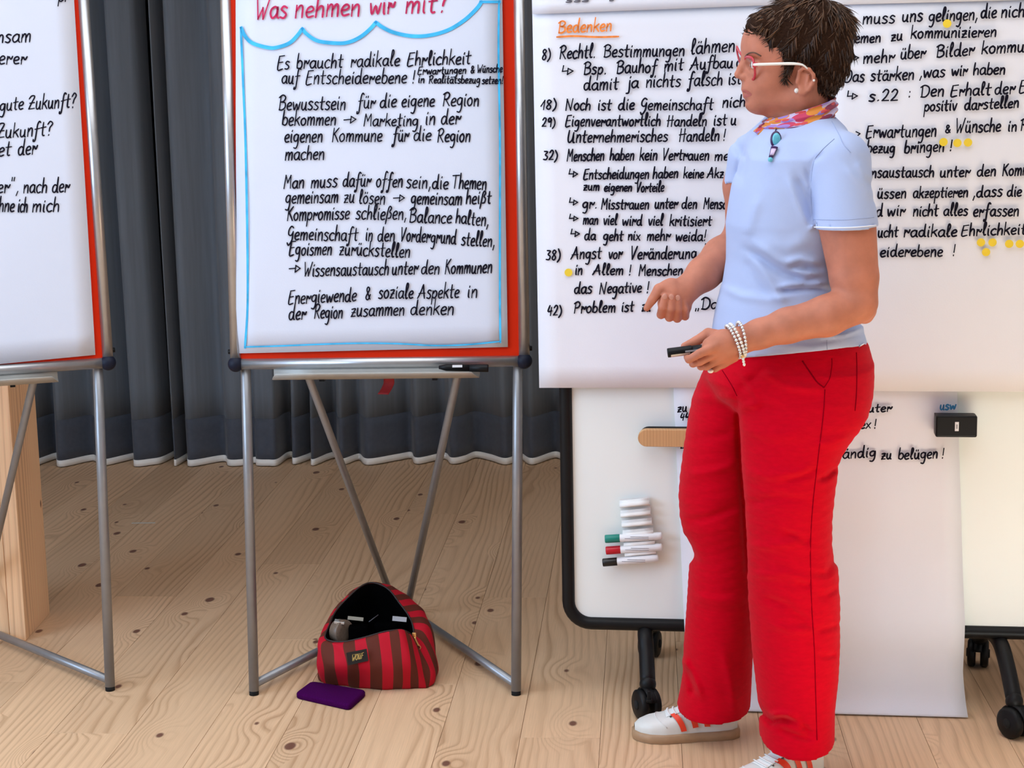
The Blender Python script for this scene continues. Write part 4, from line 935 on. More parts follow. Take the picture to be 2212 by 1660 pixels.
# things in the bag
c = P(737, 1356, 4.185)
tr0 = empty('tape_roll', c, 'roll of brown-grey packing tape standing in the left of the bag', 'tape')
axt = np.array([.75, -.62, .1])
obj('roll', lathe([(.016, -.013), (.031, -.013), (.032, -.011), (.032, .011), (.031, .013), (.016, .013)], c+[0, 0, -.012], axt, 30), mat('packing_tape', (.17, .125, .095), .3, var=.15, vscale=200), tr0)
obj('dispenser_clip', box(c+[-.003, -.004, .016], .026, .022, .006, Matrix.Rotation(.15, 3, 'Y'), .001), mat('satin_tin', (.62, .62, .62), .3, metal=.6, var=.05), tr0, smooth=False)
o = obj('paper_slip', box(P(768, 1337, 4.21), .040, .002, .009, Matrix.Rotation(.13, 3, 'Y')), mat('cream_card', (.45, .42, .34), .8, var=.03), smooth=False); tag(o, 'cream strip of card inside the striped bag, beside the tape roll', 'card')
o = obj('paper_slip', box(P(863, 1338, 4.20), .036, .002, .012, Matrix.Rotation(.12, 3, 'Y')), mat('white_label_paper', (.55, .56, .60), .8, var=.03), smooth=False); tag(o, 'white paper label at the right inside the striped bag', 'label')
o = obj('pen', tube([P(797, 1344, 4.2), P(817, 1329, 4.22)], .0012, 8), mat('dark_grey_plastic', (.08, .08, .10), .4, var=.1)); tag(o, 'thin dark pen in the middle of the striped bag', 'pen')
for nm, X, Y_, Z, sx_, sy_, sz_ in (('case', 775, 1372, 4.18, .05, .03, .05), ('case', 835, 1366, 4.2, .06, .03, .05)):
    o = obj('pencil_case', box(P(X, Y_, Z), sx_, sy_, sz_, bev=.006), M_lining); tag(o, 'black case deep in the striped bag, '+('left' if X < 800 else 'right')+' of the two', 'case')

# ================================================================== PERSON
M_skin = mat('skin', (.50, .185, .115), .55, var=.10, vscale=35, bump=.12, bscale=420, spec=.25, sss=.12)
M_lip = mat('lip', (.42, .105, .085), .45, var=.08, vscale=80)
M_shirt = mat('light_blue_cotton', (.42, .50, .74), .85, var=.015, vscale=8, bump=.12, bscale=600, spec=.15, sheen=.1)
M_seam = mat('shirt_seam', (.33, .40, .62), .85, var=.02)
M_tro = mat('red_corduroy', (.55, .0, .012), .85, var=.06, vscale=160, bump=.3, bscale=260, spec=.04, stretch=(.35, .35, 1), sheen=.05)
M_troseam = mat('red_seam', (.24, .0, .008), .9, var=.05, spec=.02)
person = empty('person', G(1640, 1640), 'standing woman in pale blue T-shirt, patterned scarf, red glasses and wide red trousers', 'person')
YH = 3.57; SH = SC(YH)
HC = P(1722, 130, YH)
hy = math.radians(5.)
HR = np.array([[math.cos(hy), -math.sin(hy), 0], [math.sin(hy), math.cos(hy), 0], [0, 0, 1]])   # turns the face (-x) towards the camera (-y)
def H0(x, y, w=0.):      # head point before turning, w in photo pixels, negative = near side
    p = P(x, y, YH); return np.array([p[0], YH+w*SH, p[2]])
def H(x, y, w=0.):
    return HC+HR@(H0(x, y, w)-HC)
def hprim(f3):
    f, lo, hi = f3
    def g(Q): return f((Q-HC)@HR+HC)
    c = np.array([[a, b, d] for a in (lo[0], hi[0]) for b in (lo[1], hi[1]) for d in (lo[2], hi[2])]); c = (c-HC)@HR.T+HC
    return g, c.min(0), c.max(0)
def N_(x, y, w):      # photo position of a feature on the side of the head -> unturned head coordinates
    k = abs(w)/73.; return (x-18.*k, y, w)
def hell(x, y, w, rx, ry, rw, tilt=0.):
    R = None
    if tilt: t = math.radians(tilt); R = np.array([[math.cos(t), 0, math.sin(t)], [0, 1, 0], [-math.sin(t), 0, math.cos(t)]])
    return hprim(ell(H0(x, y, w), (rx*SH, rw*SH, ry*SH), R))
def hcap(a, b, r1, r2, sq=None): return hprim(roundcone(H0(*a), H0(*b), r1*SH, r2*SH, sq))
B = Field()
def add(F_, t, k=.012, op='u'): F_.add(t[0], t[1], t[2], op, k)
# skull, face
add(B, hell(1732, 98, 0, 102, 90, 72), 0)
add(B, hell(1668, 128, 0, 62, 74, 60), .03)
add(B, hell(1655, 176, 0, 46, 52, 50), .02)
for s_ in (-1, 1):
    add(B, hcap((1640, 218, s_*12), (1716, 205, s_*50), 19, 21), .022)
    add(B, hell(1660, 172, s_*36, 30, 26, 20), .018)
    add(B, hell(1640, 112, s_*30, 26, 12, 22), .012)
add(B, hell(1632, 222, 0, 23, 21, 24), .014)
add(B, hell(1636, 190, 0, 32, 26, 30), .016)
add(B, hell(1628, 92, 0, 24, 34, 44), .02)
# nose
add(B, hcap((1613, 122, 0), (1600, 146, 0), 8, 8), .010); add(B, hcap((1600, 146, 0), (1593, 161, 0), 7.5, 8.8), .005)
for s_ in (-1, 1): add(B, hell(1605, 167, s_*9, 10, 7, 8), .005)
for s_ in (-1, 1): add(B, hell(1601, 174, s_*6, 4, 3, 3), .002, 's')
# eye sockets
for s_ in (-1, 1): add(B, hell(1614, 138, s_*33, 13, 12, 20), .010, 's')
for s_ in (-1, 1): add(B, hell(1630, 141, s_*31, 15.5, 13, 16), .003)
# lips
add(B, hell(1613, 193, 0, 11, 6, 20), .006)
add(B, hell(1616, 207, 0, 10, 5.5, 17), .006)
add(B, hell(1597, 181, 0, 5, 5, 6), .005, 's')
add(B, hcap((1596, 200, -4), (1618, 202, -21), 2.0, 1.4), .003, 's'); add(B, hcap((1596, 200, 4), (1618, 202, 21), 2.0, 1.4), .003, 's'); add(B, hcap((1598, 200, -5), (1598, 200, 5), 2, 2), .003, 's')
add(B, hell(1606, 219, 0, 6, 4, 20), .006, 's')
# ears (positions as seen on the near side, mirrored)
for s_ in (-1, 1):
    def ec(x, y, w, *r): q = N_(x, y, w); return hell(q[0], q[1], s_*w, *r)
    def en(x, y, w): q = N_(x, y, w); return (q[0], q[1], s_*w)
    add(B, ec(1738, 173, 70, 18, 27, 9, -12), .006)
    add(B, ec(1735, 177, 83, 10.5, 17, 9, -12), .004, 's')
    hel = [en(1724, 168, 74), en(1725, 155, 78), (en(1734, 148, 82)), en(1747, 151, 85), en(1756, 163, 85), en(1755, 179, 82), en(1746, 193, 78), en(1735, 201, 74), en(1727, 200, 72)]
    for a, b in zip(hel, hel[1:]): add(B, hcap(a, b, 3.6, 3.6), .0025)
    add(B, ec(1731, 198, 72, 8, 8, 4), .004)
    add(B, hcap(en(1745, 163, 80), en(1741, 187, 76), 2.4, 2.4), .002)
    add(B, ec(1721, 177, 72, 4, 6, 5), .003)
# neck
add(B, hcap((1728, 190, 0), (1738, 300, 5), 54, 60), .03)
add(B, hcap((1655, 224, 0), (1712, 250, 0), 18, 34), .02)
def rcp(a, b, ra, rb, k=.012, op='u', F_=None, sq=None):
    Y = (a[2]+b[2])/2; t = roundcone(P(*a), P(*b), ra*SC(a[2]), rb*SC(b[2]), sq); (F_ or B).add(t[0], t[1], t[2], op, k)
# torso core (under the clothes)
TOR = [(270, 1690, 1790, 3.58, .06), (300, 1650, 1830, 3.58, .10), (340, 1625, 1830, 3.58, .12), (400, 1605, 1835, 3.58, .125), (480, 1590, 1830, 3.58, .12), (600, 1585, 1805, 3.58, .115), (700, 1565, 1825, 3.58, .13), (800, 1572, 1850, 3.58, .14), (870, 1600, 1835, 3.58, .13)]
t = loft(TOR); B.add(*t, 'u', .03)
# legs (under the trousers)
rcp((1735, 880, 3.50), (1715, 1180, 3.50), 78, 52, .03); rcp((1715, 1180, 3.50), (1712, 1560, 3.49), 52, 34, .02); rcp((1712, 1560, 3.49), (1708, 1610, 3.47), 34, 30, .02)
rcp((1590, 880, 3.66), (1558, 1180, 3.69), 70, 48, .03); rcp((1556, 1180, 3.69), (1545, 1500, 3.73), 50, 34, .02); rcp((1545, 1500, 3.73), (1552, 1545, 3.75), 34, 26, .02)
# near (left) arm
rcp((1812, 352, 3.46), (1828, 470, 3.43), 50, 61, .004)
rcp((1828, 470, 3.43), (1845, 600, 3.41), 62, 52, .006)
rcp((1845, 600, 3.41), (1850, 652, 3.40), 52, 45, .006)
rcp((1848, 655, 3.40), (1785, 683, 3.38), 45, 43, .008)
rcp((1785, 683, 3.38), (1700, 704, 3.37), 43, 37, .012)
rcp((1700, 704, 3.37), (1640, 722, 3.365), 37, 31, .012)
rcp((1640, 722, 3.365), (1600, 736, 3.36), 31, 28, .012)
rcp((1873, 672, 3.42), (1868, 680, 3.42), 20, 20, .012)
# near hand
rcp((1600, 736, 3.36), (1562, 745, 3.355), 28, 30, .010)
rcp((1562, 738, 3.355), (1536, 748, 3.345), 25, 20, .010)
rcp((1570, 755, 3.36), (1545, 772, 3.36), 25, 18, .010)
rcp((1580, 765, 3.37), (1560, 783, 3.38), 20, 14, .010)
def finger(pts, rs, k=.0035, F_=None):
    for i in range(len(pts)-1): rcp(pts[i], pts[i+1], rs[i], rs[i+1], k if i == 0 else .002, 'u', F_)
finger([(1545, 748, 3.335), (1511, 764, 3.322), (1488, 777, 3.332), (1484, 772, 3.352)], [12, 9.5, 8.5, 7.5])
finger([(1545, 762, 3.345), (1512, 781, 3.338), (1497, 786, 3.355), (1506, 777, 3.372)], [12, 9.5, 8.5, 7.5])
finger([(1552, 774, 3.36), (1526, 791, 3.356), (1514, 792, 3.372), (1524, 782, 3.388)], [12, 9.5, 8.5, 7.5])
finger([(1564, 782, 3.375), (1545, 796, 3.374), (1533, 795, 3.388), (1542, 787, 3.40)], [11, 8.5, 7.5, 6.8])
finger([(1566, 733, 3.37), (1530, 722, 3.385), (1504, 737, 3.385), (1478, 748, 3.378)], [18, 13, 10.5, 7.5], .006)
# far (right) arm
rcp((1622, 345, 3.70), (1602, 400, 3.72), 42, 36, .03); rcp((1602, 400, 3.72), (1606, 520, 3.735), 36, 38, .02)
rcp((1606, 522, 3.735), (1562, 556, 3.69), 40, 44, .02); rcp((1562, 556, 3.69), (1520, 592, 3.64), 43, 36, .012); rcp((1520, 592, 3.64), (1482, 626, 3.60), 36, 28, .012)
# far hand: palm up fist
rcp((1482, 626, 3.60), (1452, 632, 3.585), 27, 26, .010); rcp((1470, 642, 3.59), (1474, 662, 3.60), 24, 20, .010); rcp((1444, 628, 3.59), (1436, 655, 3.60), 22, 16, .010)
rcp((1470, 650, 3.595), (1448, 660, 3.60), 20, 18, .010)
finger([(1434, 660, 3.60), (1428, 680, 3.585), (1431, 664, 3.562), (1436, 642, 3.560)], [11, 9.5, 9.2, 7.8])
finger([(1450, 664, 3.605), (1446, 686, 3.588), (1449, 667, 3.562), (1450, 643, 3.562)], [11, 9.5, 9.0, 7.8])
finger([(1466, 664, 3.61), (1463, 688, 3.592), (1464, 668, 3.567), (1464, 645, 3.566)], [11, 9.5, 8.8, 7.6])
finger([(1482, 662, 3.612), (1480, 684, 3.598), (1479, 668, 3.574), (1476, 652, 3.572)], [10, 8.6, 8.0, 7.0])
finger([(1450, 618, 3.585), (1424, 626, 3.575), (1409, 648, 3.572), (1397, 666, 3.570)], [17, 13, 10, 7.2], .006)
bV, bF = B.mesh(.0027)
body = obj('body', (bV, bF), M_skin, person)
def attach(name, data, m, par=None, smooth=True): return obj(name, data, m, par or person, smooth)
def surf_line(F_, pts, Y0, r, sub=8, n=6, lift=0.):
    pp = cat([np.array([a, b, 0.]) for a, b in pts], sub) if len(pts) > 2 else [np.array([pts[0][0]+(pts[1][0]-pts[0][0])*i/14, pts[0][1]+(pts[1][1]-pts[0][1])*i/14, 0]) for i in range(15)]
    q = [F_.hit(p[0], p[1], Y0) for p in pp]; q = [a-ray(1700, 500)*lift for a in q]; return tube(q, r, n)
# nails of the far hand
for (x, y) in ((1436, 641), (1450, 642), (1464, 644)):
    p = B.hit(x, y, 3.45); obj('fingernail', ellipsoid(p, .0052, .0016, .0062, n=12, m=8), mat('nail', (.55, .25, .18), .3, var=.03), body)
# lips colour piece, eyes, brows
def patch(F_, outline, Y0, lift, nu=9, nv=5):
    """outline: list of (x, ytop, ybottom)"""
    def fn(u, v):
        x = outline[0][0]+(outline[-1][0]-outline[0][0])*u
        a = np.interp(x, [o[0] for o in outline], [o[1] for o in outline]); b = np.interp(x, [o[0] for o in outline], [o[2] for o in outline])
        p = F_.hit(x, a+(b-a)*v, Y0); return p-ray(x, a)*lift
    return grid(fn, nu, nv)
attach('upper_lip', patch(B, [(1604, 194, 199), (1609, 194, 200.5), (1616, 197, 202), (1624, 202.5, 203.5)], 3.4, .0004, 12, 6), M_lip, body)
attach('lower_lip', patch(B, [(1607, 203.5, 210), (1612, 203, 211), (1618, 203.5, 209), (1624, 204, 205.5)], 3.4, .0004, 12, 6), M_lip, body)
M_eye = mat('eye_white', (.75, .73, .70), .2, var=.02); M_iris = mat('iris', (.08, .07, .05), .15, var=.1)
for s_ in (-1, 1):
    e_ = attach('eye', ellipsoid(H(1622, 141, s_*31), .0108, .0108, .0085), M_eye, body)
    attach('iris', ellipsoid(H(1613.5, 141, s_*31.5), .0025, .0052, .0052), M_iris, e_ if False else body)
M_brow = mat('eyebrow', (.10, .055, .035), .8, var=.2, vscale=300)
attach('eyebrow', surf_line(B, [(1610, 122), (1618, 115), (1630, 114), (1644, 121)], 3.4, .0014), M_brow, body)

# ---------------------------------------------------------------- T-shirt
SHF = Field()
SR = [(252, 1665, 1800, 3.585, .06), (275, 1640, 1822, 3.585, .09), (300, 1618, 1836, 3.585, .125), (340, 1598, 1850, 3.585, .150), (400, 1584, 1857, 3.585, .155), (440, 1577, 1857, 3.585, .155), (480, 1571, 1852, 3.585, .155), (515, 1572, 1846, 3.585, .152),
      (560, 1571, 1836, 3.585, .145), (610, 1563, 1832, 3.585, .142), (650, 1551, 1838, 3.585, .148), (690, 1543, 1852, 3.585, .158), (720, 1539, 1862, 3.585, .168), (750, 1538, 1872, 3.585, .174), (792, 1540, 1876, 3.585, .176)]
t = loft(SR, 2.15); SHF.add(*t, 'u', 0)
def rs(a, b, ra, rb, k=.02): rcp(a, b, ra, rb, k, 'u', SHF)
rs((1752, 292, 3.54), (1815, 348, 3.46), 44, 60, .035)
rs((1690, 280, 3.62), (1620, 336, 3.70), 40, 42, .035)
SLN = Field(); rcp((1815, 350, 3.46), (1828, 540, 3.43), 61, 70, 0, 'u', SLN)
zn = P(1828, 493, 3.43)[2]; sleeve_dir = P(1828, 540, 3.43)-P(1815, 350, 3.46); sleeve_dir /= np.linalg.norm(sleeve_dir)
pn_ = P(1828, 489, 3.43); pdn = np.array([.03, .05, -1.]); pdn /= np.linalg.norm(pdn)
f_n, lo_n, hi_n = roundcone(P(1815, 350, 3.455), P(1829, 560, 3.412), 62*SC(3.45), 75*SC(3.43))
def f_sl(Q):
    a = f_n(Q); c = (Q-pn_)@pdn
    return np.maximum(np.maximum(a, c), -np.maximum(a+.0065, -(c+.010)))
SHF.add(f_sl, lo_n, hi_n, 'u', .014)
pf_ = P(1583, 392, 3.72); pdf = np.array([.25, .0, -1.]); pdf /= np.linalg.norm(pdf)
f_f, lo_f, hi_f = roundcone(P(1618, 340, 3.70), P(1598, 440, 3.72), 43*SC(3.7), 42*SC(3.7))
SHF.add(lambda Q: np.maximum(f_f(Q), (Q-pf_)@pdf), lo_f, hi_f, 'u', .014)
# hollow sleeve end
f_i, lo_i, hi_i = roundcone(P(1826, 470, 3.435), P(1829, 560, 3.43), 66*SC(3.43), 68.5*SC(3.43))
# hem: tilted cut plane through the photographed hem line
hA, hB, hC_ = P(1590, 776, 3.43), P(1872, 744, 3.585), P(1545, 776, 3.60)
hn = np.cross(hB-hA, hC_-hA); hn /= np.linalg.norm(hn); hn *= -1 if hn[2] > 0 else 1
f_fold = folds([
 ([(1610, 538), (1640, 555), (1690, 590), (1740, 608), (1772, 604)], 9, -0.0081), ([(1620, 520), (1680, 562), (1740, 592), (1775, 590)], 12, 0.0081),
 ([(1700, 565), (1730, 560), (1775, 570)], 8, 0.0081), ([(1700, 577), (1735, 580), (1776, 584)], 6, -0.0081),
 ([(1620, 550), (1650, 590), (1680, 640), (1700, 660)], 10, 0.0054), ([(1612, 560), (1625, 600), (1660, 650)], 9, -0.0041),
 ([(1560, 620), (1600, 640), (1660, 648), (1720, 640)], 9, 0.0047), ([(1680, 620), (1730, 612), (1790, 612)], 7, 0.0068), ([(1680, 632), (1730, 627), (1790, 625)], 6, -0.0068),
 ([(1720, 380), (1745, 430), (1757, 490)], 10, -0.0095), ([(1740, 360), (1752, 400), (1760, 470)], 6, -0.0054), ([(1700, 380), (1722, 440), (1745, 490)], 9, 0.0054),
 ([(1640, 420), (1620, 480), (1612, 510)], 14, 0.0054), ([(1820, 360), (1870, 400), (1890, 430)], 10, 0.0054), ([(1870, 380), (1885, 410), (1893, 440)], 8, -0.0081), ([(1850, 350), (1880, 395)], 8, 0.0054),
 ([(1585, 300), (1600, 340), (1590, 390)], 7, -0.0054), ([(1600, 310), (1612, 350), (1600, 395)], 7, -0.0054),
 ([(1765, 715), (1820, 712), (1866, 690)], 7, -0.0068), ([(1765, 728), (1820, 724), (1870, 706)], 7, 0.0068), ([(1640, 745), (1760, 752), (1866, 728)], 6, 0.0027),
 ([(1750, 510), (1700, 540), (1640, 520)], 16, 0.0041), ([(1780, 330), (1755, 350), (1750, 390)], 5, -0.0041)])
SHF.post.append(f_fold)
SHF.post.append(lambda Q, d: np.maximum(d, (Q-hA)@hn))
nkc = H(1732, 262, 0); nkd = np.array([.30, 0, 1.]); nkd /= np.linalg.norm(nkd)
SHF.post.append(lambda Q, d: np.maximum(d, -(np.linalg.norm((Q-nkc)-((Q-nkc)@nkd)[:, None]*nkd, axis=1)-.062) - 10*(((Q-nkc)@nkd) < -.05)))
sV, sF = SHF.mesh(.0042)
shirt = attach('shirt', (sV, sF), M_shirt)
M_cuff = mat('shirt_hem_edge', (.80, .84, .97), .85, var=.01)
attach('sleeve_hem', surf_line(SHF, [(1759, 491), (1790, 492), (1830, 492), (1862, 490), (1892, 487)], 3.30, .0014), M_cuff, shirt)
attach('sleeve_stitching', surf_line(SHF, [(1757, 474), (1790, 475), (1830, 475), (1888, 470)], 3.30, .0007), M_seam, shirt)
attach('bottom_hem', surf_line(SHF, [(1640, 774), (1700, 773.5), (1760, 770), (1810, 764), (1845, 754), (1866, 743)], 3.30, .0015), M_cuff, shirt)
attach('armhole_seam', surf_line(SHF, [(1802, 300), (1775, 325), (1758, 350), (1752, 400), (1753, 440), (1757, 478)], 3.30, .0010), M_seam, shirt)
attach('shoulder_seam', surf_line(SHF, [(1797, 262), (1812, 290), (1822, 312), (1838, 330)], 3.30, .0008), M_seam, shirt)
attach('side_seam', surf_line(SHF, [(1786, 735), (1787, 752), (1790, 766)], 3.30, .0008), M_seam, shirt)

# ---------------------------------------------------------------- trousers
TF = Field()
HIP = [(728, 1548, 1862, 3.585, .160), (745, 1546, 1872, 3.585, .166), (780, 1536, 1881, 3.585, .178), (815, 1526, 1882, 3.585, .182), (840, 1540, 1880, 3.585, .180), (862, 1562, 1877, 3.585, .170), (885, 1595, 1868, 3.585, .150), (905, 1640, 1850, 3.585, .11)]
t = loft(HIP, 2.2); TF.add(*t, 'u', 0)
NL = [(800, 1590, 1876, 3.52, .115), (860, 1590, 1879, 3.50, .118), (900, 1592, 1873, 3.49, .116), (940, 1595, 1850, 3.485, .112), (1000, 1598, 1812, 3.48, .108), (1060, 1603, 1803, 3.48, .105), (1120, 1607, 1797, 3.48, .102), (1180, 1611, 1797, 3.48, .100), (1230, 1613, 1811, 3.48, .100), (1300, 1616, 1815, 3.48, .100),
      (1400, 1622, 1815, 3.48, .100), (1460, 1629, 1812, 3.478, .100), (1530, 1637, 1804, 3.475, .100), (1600, 1639, 1803, 3.47, .104), (1650, 1640, 1799, 3.47, .104)]
FL = [(755, 1550, 1700, 3.65, .075), (800, 1521, 1680, 3.665, .10), (835, 1506, 1670, 3.675, .11), (860, 1497, 1660, 3.68, .112), (900, 1488, 1650, 3.685, .112), (960, 1478, 1640, 3.69, .108), (1020, 1470, 1636, 3.69, .104), (1070, 1465, 1632, 3.69, .102), (1120, 1468, 1632, 3.69, .100), (1165, 1478, 1632, 3.70, .098), (1195, 1490, 1632, 3.70, .097), (1250, 1486, 1632, 3.705, .096),
      (1300, 1483, 1632, 3.71, .096), (1400, 1475, 1628, 3.72, .096), (1440, 1475, 1626, 3.722, .096), (1490, 1468, 1624, 3.73, .098), (1530, 1459, 1622, 3.735, .102), (1575, 1463, 1615, 3.74, .104), (1620, 1463, 1612, 3.74, .104)]
zN = P(1720, 1608, 3.47)
def legprim(rows, cutp, cutn):
    f, lo, hi = loft(rows, 2.1); cutn = np.array(cutn, float); cutn /= np.linalg.norm(cutn)
    def g(Q):
        a = f(Q); c = (Q-cutp)@cutn
        return np.maximum(np.maximum(a, c), -np.maximum(a+.013, -(c+.018)))
    TF.add(g, lo, hi, 'u', .022)
legprim(NL, P(1720, 1628, 3.40), (.02, .16, -1)); legprim(FL, P(1540, 1556, 3.66), (.06, .10, -1))
TF.post.append(folds([
 ([(1592, 860), (1597, 980), (1605, 1100), (1612, 1240)], 5, -0.0072), ([(1660, 790), (1590, 850)], 10, -0.0054),
 ([(1600, 800), (1640, 870), (1590, 885)], 9, 0.0072), ([(1640, 800), (1700, 835), (1776, 842)], 9, 0.0072), ([(1610, 830), (1650, 880), (1700, 890)], 10, -0.0054),
 ([(1600, 925), (1660, 942), (1730, 942)], 12, 0.0054), ([(1604, 1022), (1660, 1030), (1730, 1020), (1760, 1000)], 10, 0.0054), ([(1690, 1042), (1730, 1030), (1765, 1010)], 8, -0.0054),
 ([(1608, 1090), (1680, 1075), (1755, 1085)], 9, -0.0054), ([(1690, 1150), (1730, 1165), (1750, 1172)], 8, -0.0072), ([(1614, 1182), (1680, 1180), (1740, 1165)], 10, 0.0054),
 ([(1620, 1245), (1700, 1240), (1755, 1262)], 10, 0.0054), ([(1720, 1258), (1752, 1268)], 7, -0.0072), ([(1650, 1290), (1700, 1310), (1755, 1355)], 9, -0.0072), ([(1660, 1345), (1710, 1365), (1755, 1362)], 9, 0.0054),
 ([(1636, 1530), (1668, 1560), (1690, 1552), (1730, 1560), (1755, 1590)], 8, -0.0144), ([(1660, 1545), (1700, 1545), (1745, 1570)], 7, 0.0144), ([(1680, 1575), (1720, 1590), (1755, 1600)], 7, -0.0090),
 ([(1805, 1200), (1785, 1240), (1760, 1240)], 8, -0.0054), ([(1812, 1270), (1780, 1290), (1760, 1285)], 7, -0.0054), ([(1812, 1350), (1780, 1360), (1762, 1368)], 7, -0.0054), ([(1806, 1415), (1785, 1420), (1765, 1415)], 7, -0.0054),
 ([(1480, 1130), (1530, 1120), (1600, 1090)], 10, -0.0054), ([(1478, 1030), (1540, 1020), (1595, 1000)], 10, 0.0054), ([(1490, 950), (1540, 945), (1590, 930)], 9, -0.0036), ([(1500, 860), (1550, 862), (1590, 855)], 10, 0.0054),
 ([(1472, 1160), (1488, 1180), (1500, 1215)], 9, -0.0126), ([(1476, 1425), (1492, 1450), (1516, 1505)], 7, 0.0108), ([(1486, 1440), (1500, 1490), (1490, 1500)], 9, -0.0090), ([(1500, 1290), (1550, 1300), (1610, 1300)], 12, 0.0054),
 ([(1560, 1400), (1580, 1480), (1590, 1550)], 12, 0.0054), ([(1850, 930), (1830, 970), (1800, 1000)], 14, -0.0054), ([(1808, 1010), (1785, 1030), (1765, 1035)], 7, -0.0072), ([(1845, 940), (1790, 960), (1765, 960)], 10, 0.0054)]))
TF.post.append(lambda Q, d: d-.0006*np.sin(Q[:, 2]*300+4*np.sin(Q[:, 0]*25+Q[:, 2]*9))*np.exp(-((Q[:, 2]-.55)/.35)**2))
tV, tF = TF.mesh(.0041)
tro = attach('trousers', (tV, tF), M_tro)
for pts in ([(1782, 842), (1778, 900), (1766, 1000), (1756, 1090), (1751, 1180), (1753, 1300), (1759, 1400), (1762, 1500), (1765, 1600)],):
    attach('side_seam', surf_line(TF, pts, 3.28, .0010), M_troseam, tro)
attach('pocket_edge', surf_line(TF, [(1733, 780), (1752, 808), (1765, 826), (1780, 838)], 3.28, .0015), M_troseam, tro)
attach('pocket_edge', surf_line(TF, [(1780, 838), (1792, 818), (1797, 790), (1797, 775)], 3.28, .0009), M_troseam, tro)
attach('back_seam', surf_line(TF, [(1850, 762), (1851, 800), (1850, 850), (1847, 888)], 3.28, .0012), M_troseam, tro)
attach('front_crease', surf_line(TF, [(1560, 800), (1580, 832), (1592, 856)], 3.28, .0010), M_troseam, tro)

# ---------------------------------------------------------------- hair
HF = Field()
add(HF, hell(1728, 86, 0, 110, 84, 84), 0); add(HF, hell(1776, 128, 0, 60, 68, 76), .02); add(HF, hell(1772, 176, 0, 32, 28, 62), .02)
add(HF, hell(1646, 58, 0, 34, 26, 60), .02); add(HF, hell(1768, 46, 0, 62, 44, 64), .02)
add(HF, hell(1684, 148, -66, 12, 26, 12), .01); add(HF, hell(1684, 148, 66, 12, 26, 12), .01)
poly = np.array([(1500, 78), (1606, 77), (1622, 78), (1634, 86), (1639, 102), (1652, 116), (1666, 130), (1673, 141), (1671, 160), (1675, 176), (1687, 162), (1698, 150), (1708, 141), (1728, 141), (1741, 154), (1744, 176), (1738, 204), (1768, 224), (1790, 224), (1790, 400), (1500, 400)], float)
def polyprism(Q):
    q = (Q-HC)@HR+HC
    X, Y = proj(np.stack([q[:, 0], np.full(len(q), YH), q[:, 2]], 1))
    p = np.stack([X, Y], 1); n = len(poly); best = np.full(len(p), 1e9); ins = np.zeros(len(p), bool)
    for i in range(n):
        a, b = poly[i], poly[(i+1) % n]; ba = b-a; t = np.clip(((p-a)@ba)/(ba@ba), 0, 1); best = np.minimum(best, np.linalg.norm(p-a-t[:, None]*ba, axis=1))
        c = ((a[1] > p[:, 1]) != (b[1] > p[:, 1])) & (p[:, 0] < (b[0]-a[0])*(p[:, 1]-a[1])/(b[1]-a[1]+1e-9)+a[0]); ins ^= c
    return np.where(ins, -best, best)*SH
lo_ = HC-.3; hi_ = HC+.3
HF.add(polyprism, lo_, hi_, 's', .012)
HF.post.append(lambda Q, d: d-.002*np.sin(Q[:, 0]*160+Q[:, 2]*90+6*np.sin(Q[:, 2]*30))-.0012*np.sin(Q[:, 0]*350-Q[:, 2]*260+Q[:, 1]*200))
hV, hF = HF.mesh(.0045)
def hair_mat(name, col):
    m = bpy.data.materials.new(name); m.use_nodes = True; nt = m.node_tree; N = nt.nodes; L = nt.links; b = N['Principled BSDF']
    b.inputs['Roughness'].default_value = .45; b.inputs['Specular IOR Level'].default_value = .35
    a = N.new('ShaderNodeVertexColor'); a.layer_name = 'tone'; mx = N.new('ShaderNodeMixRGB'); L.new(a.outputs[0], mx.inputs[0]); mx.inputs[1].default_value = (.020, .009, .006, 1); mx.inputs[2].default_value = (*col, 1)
    L.new(mx.outputs[0], b.inputs['Base Color']); return m
hair = attach('hair', (hV, hF), mat('dark_brown_hair', (.026, .012, .007), .9, var=.4, vscale=300, spec=.05))
nrm = HF.grad(hV)
crown = H(1772, 22, 0)
idx = rng.choice(len(hV), min(len(hV), 17000), replace=False); SV = []; SF = []; SCOL = []
hp_ = ((hV-HC)@HR+HC)
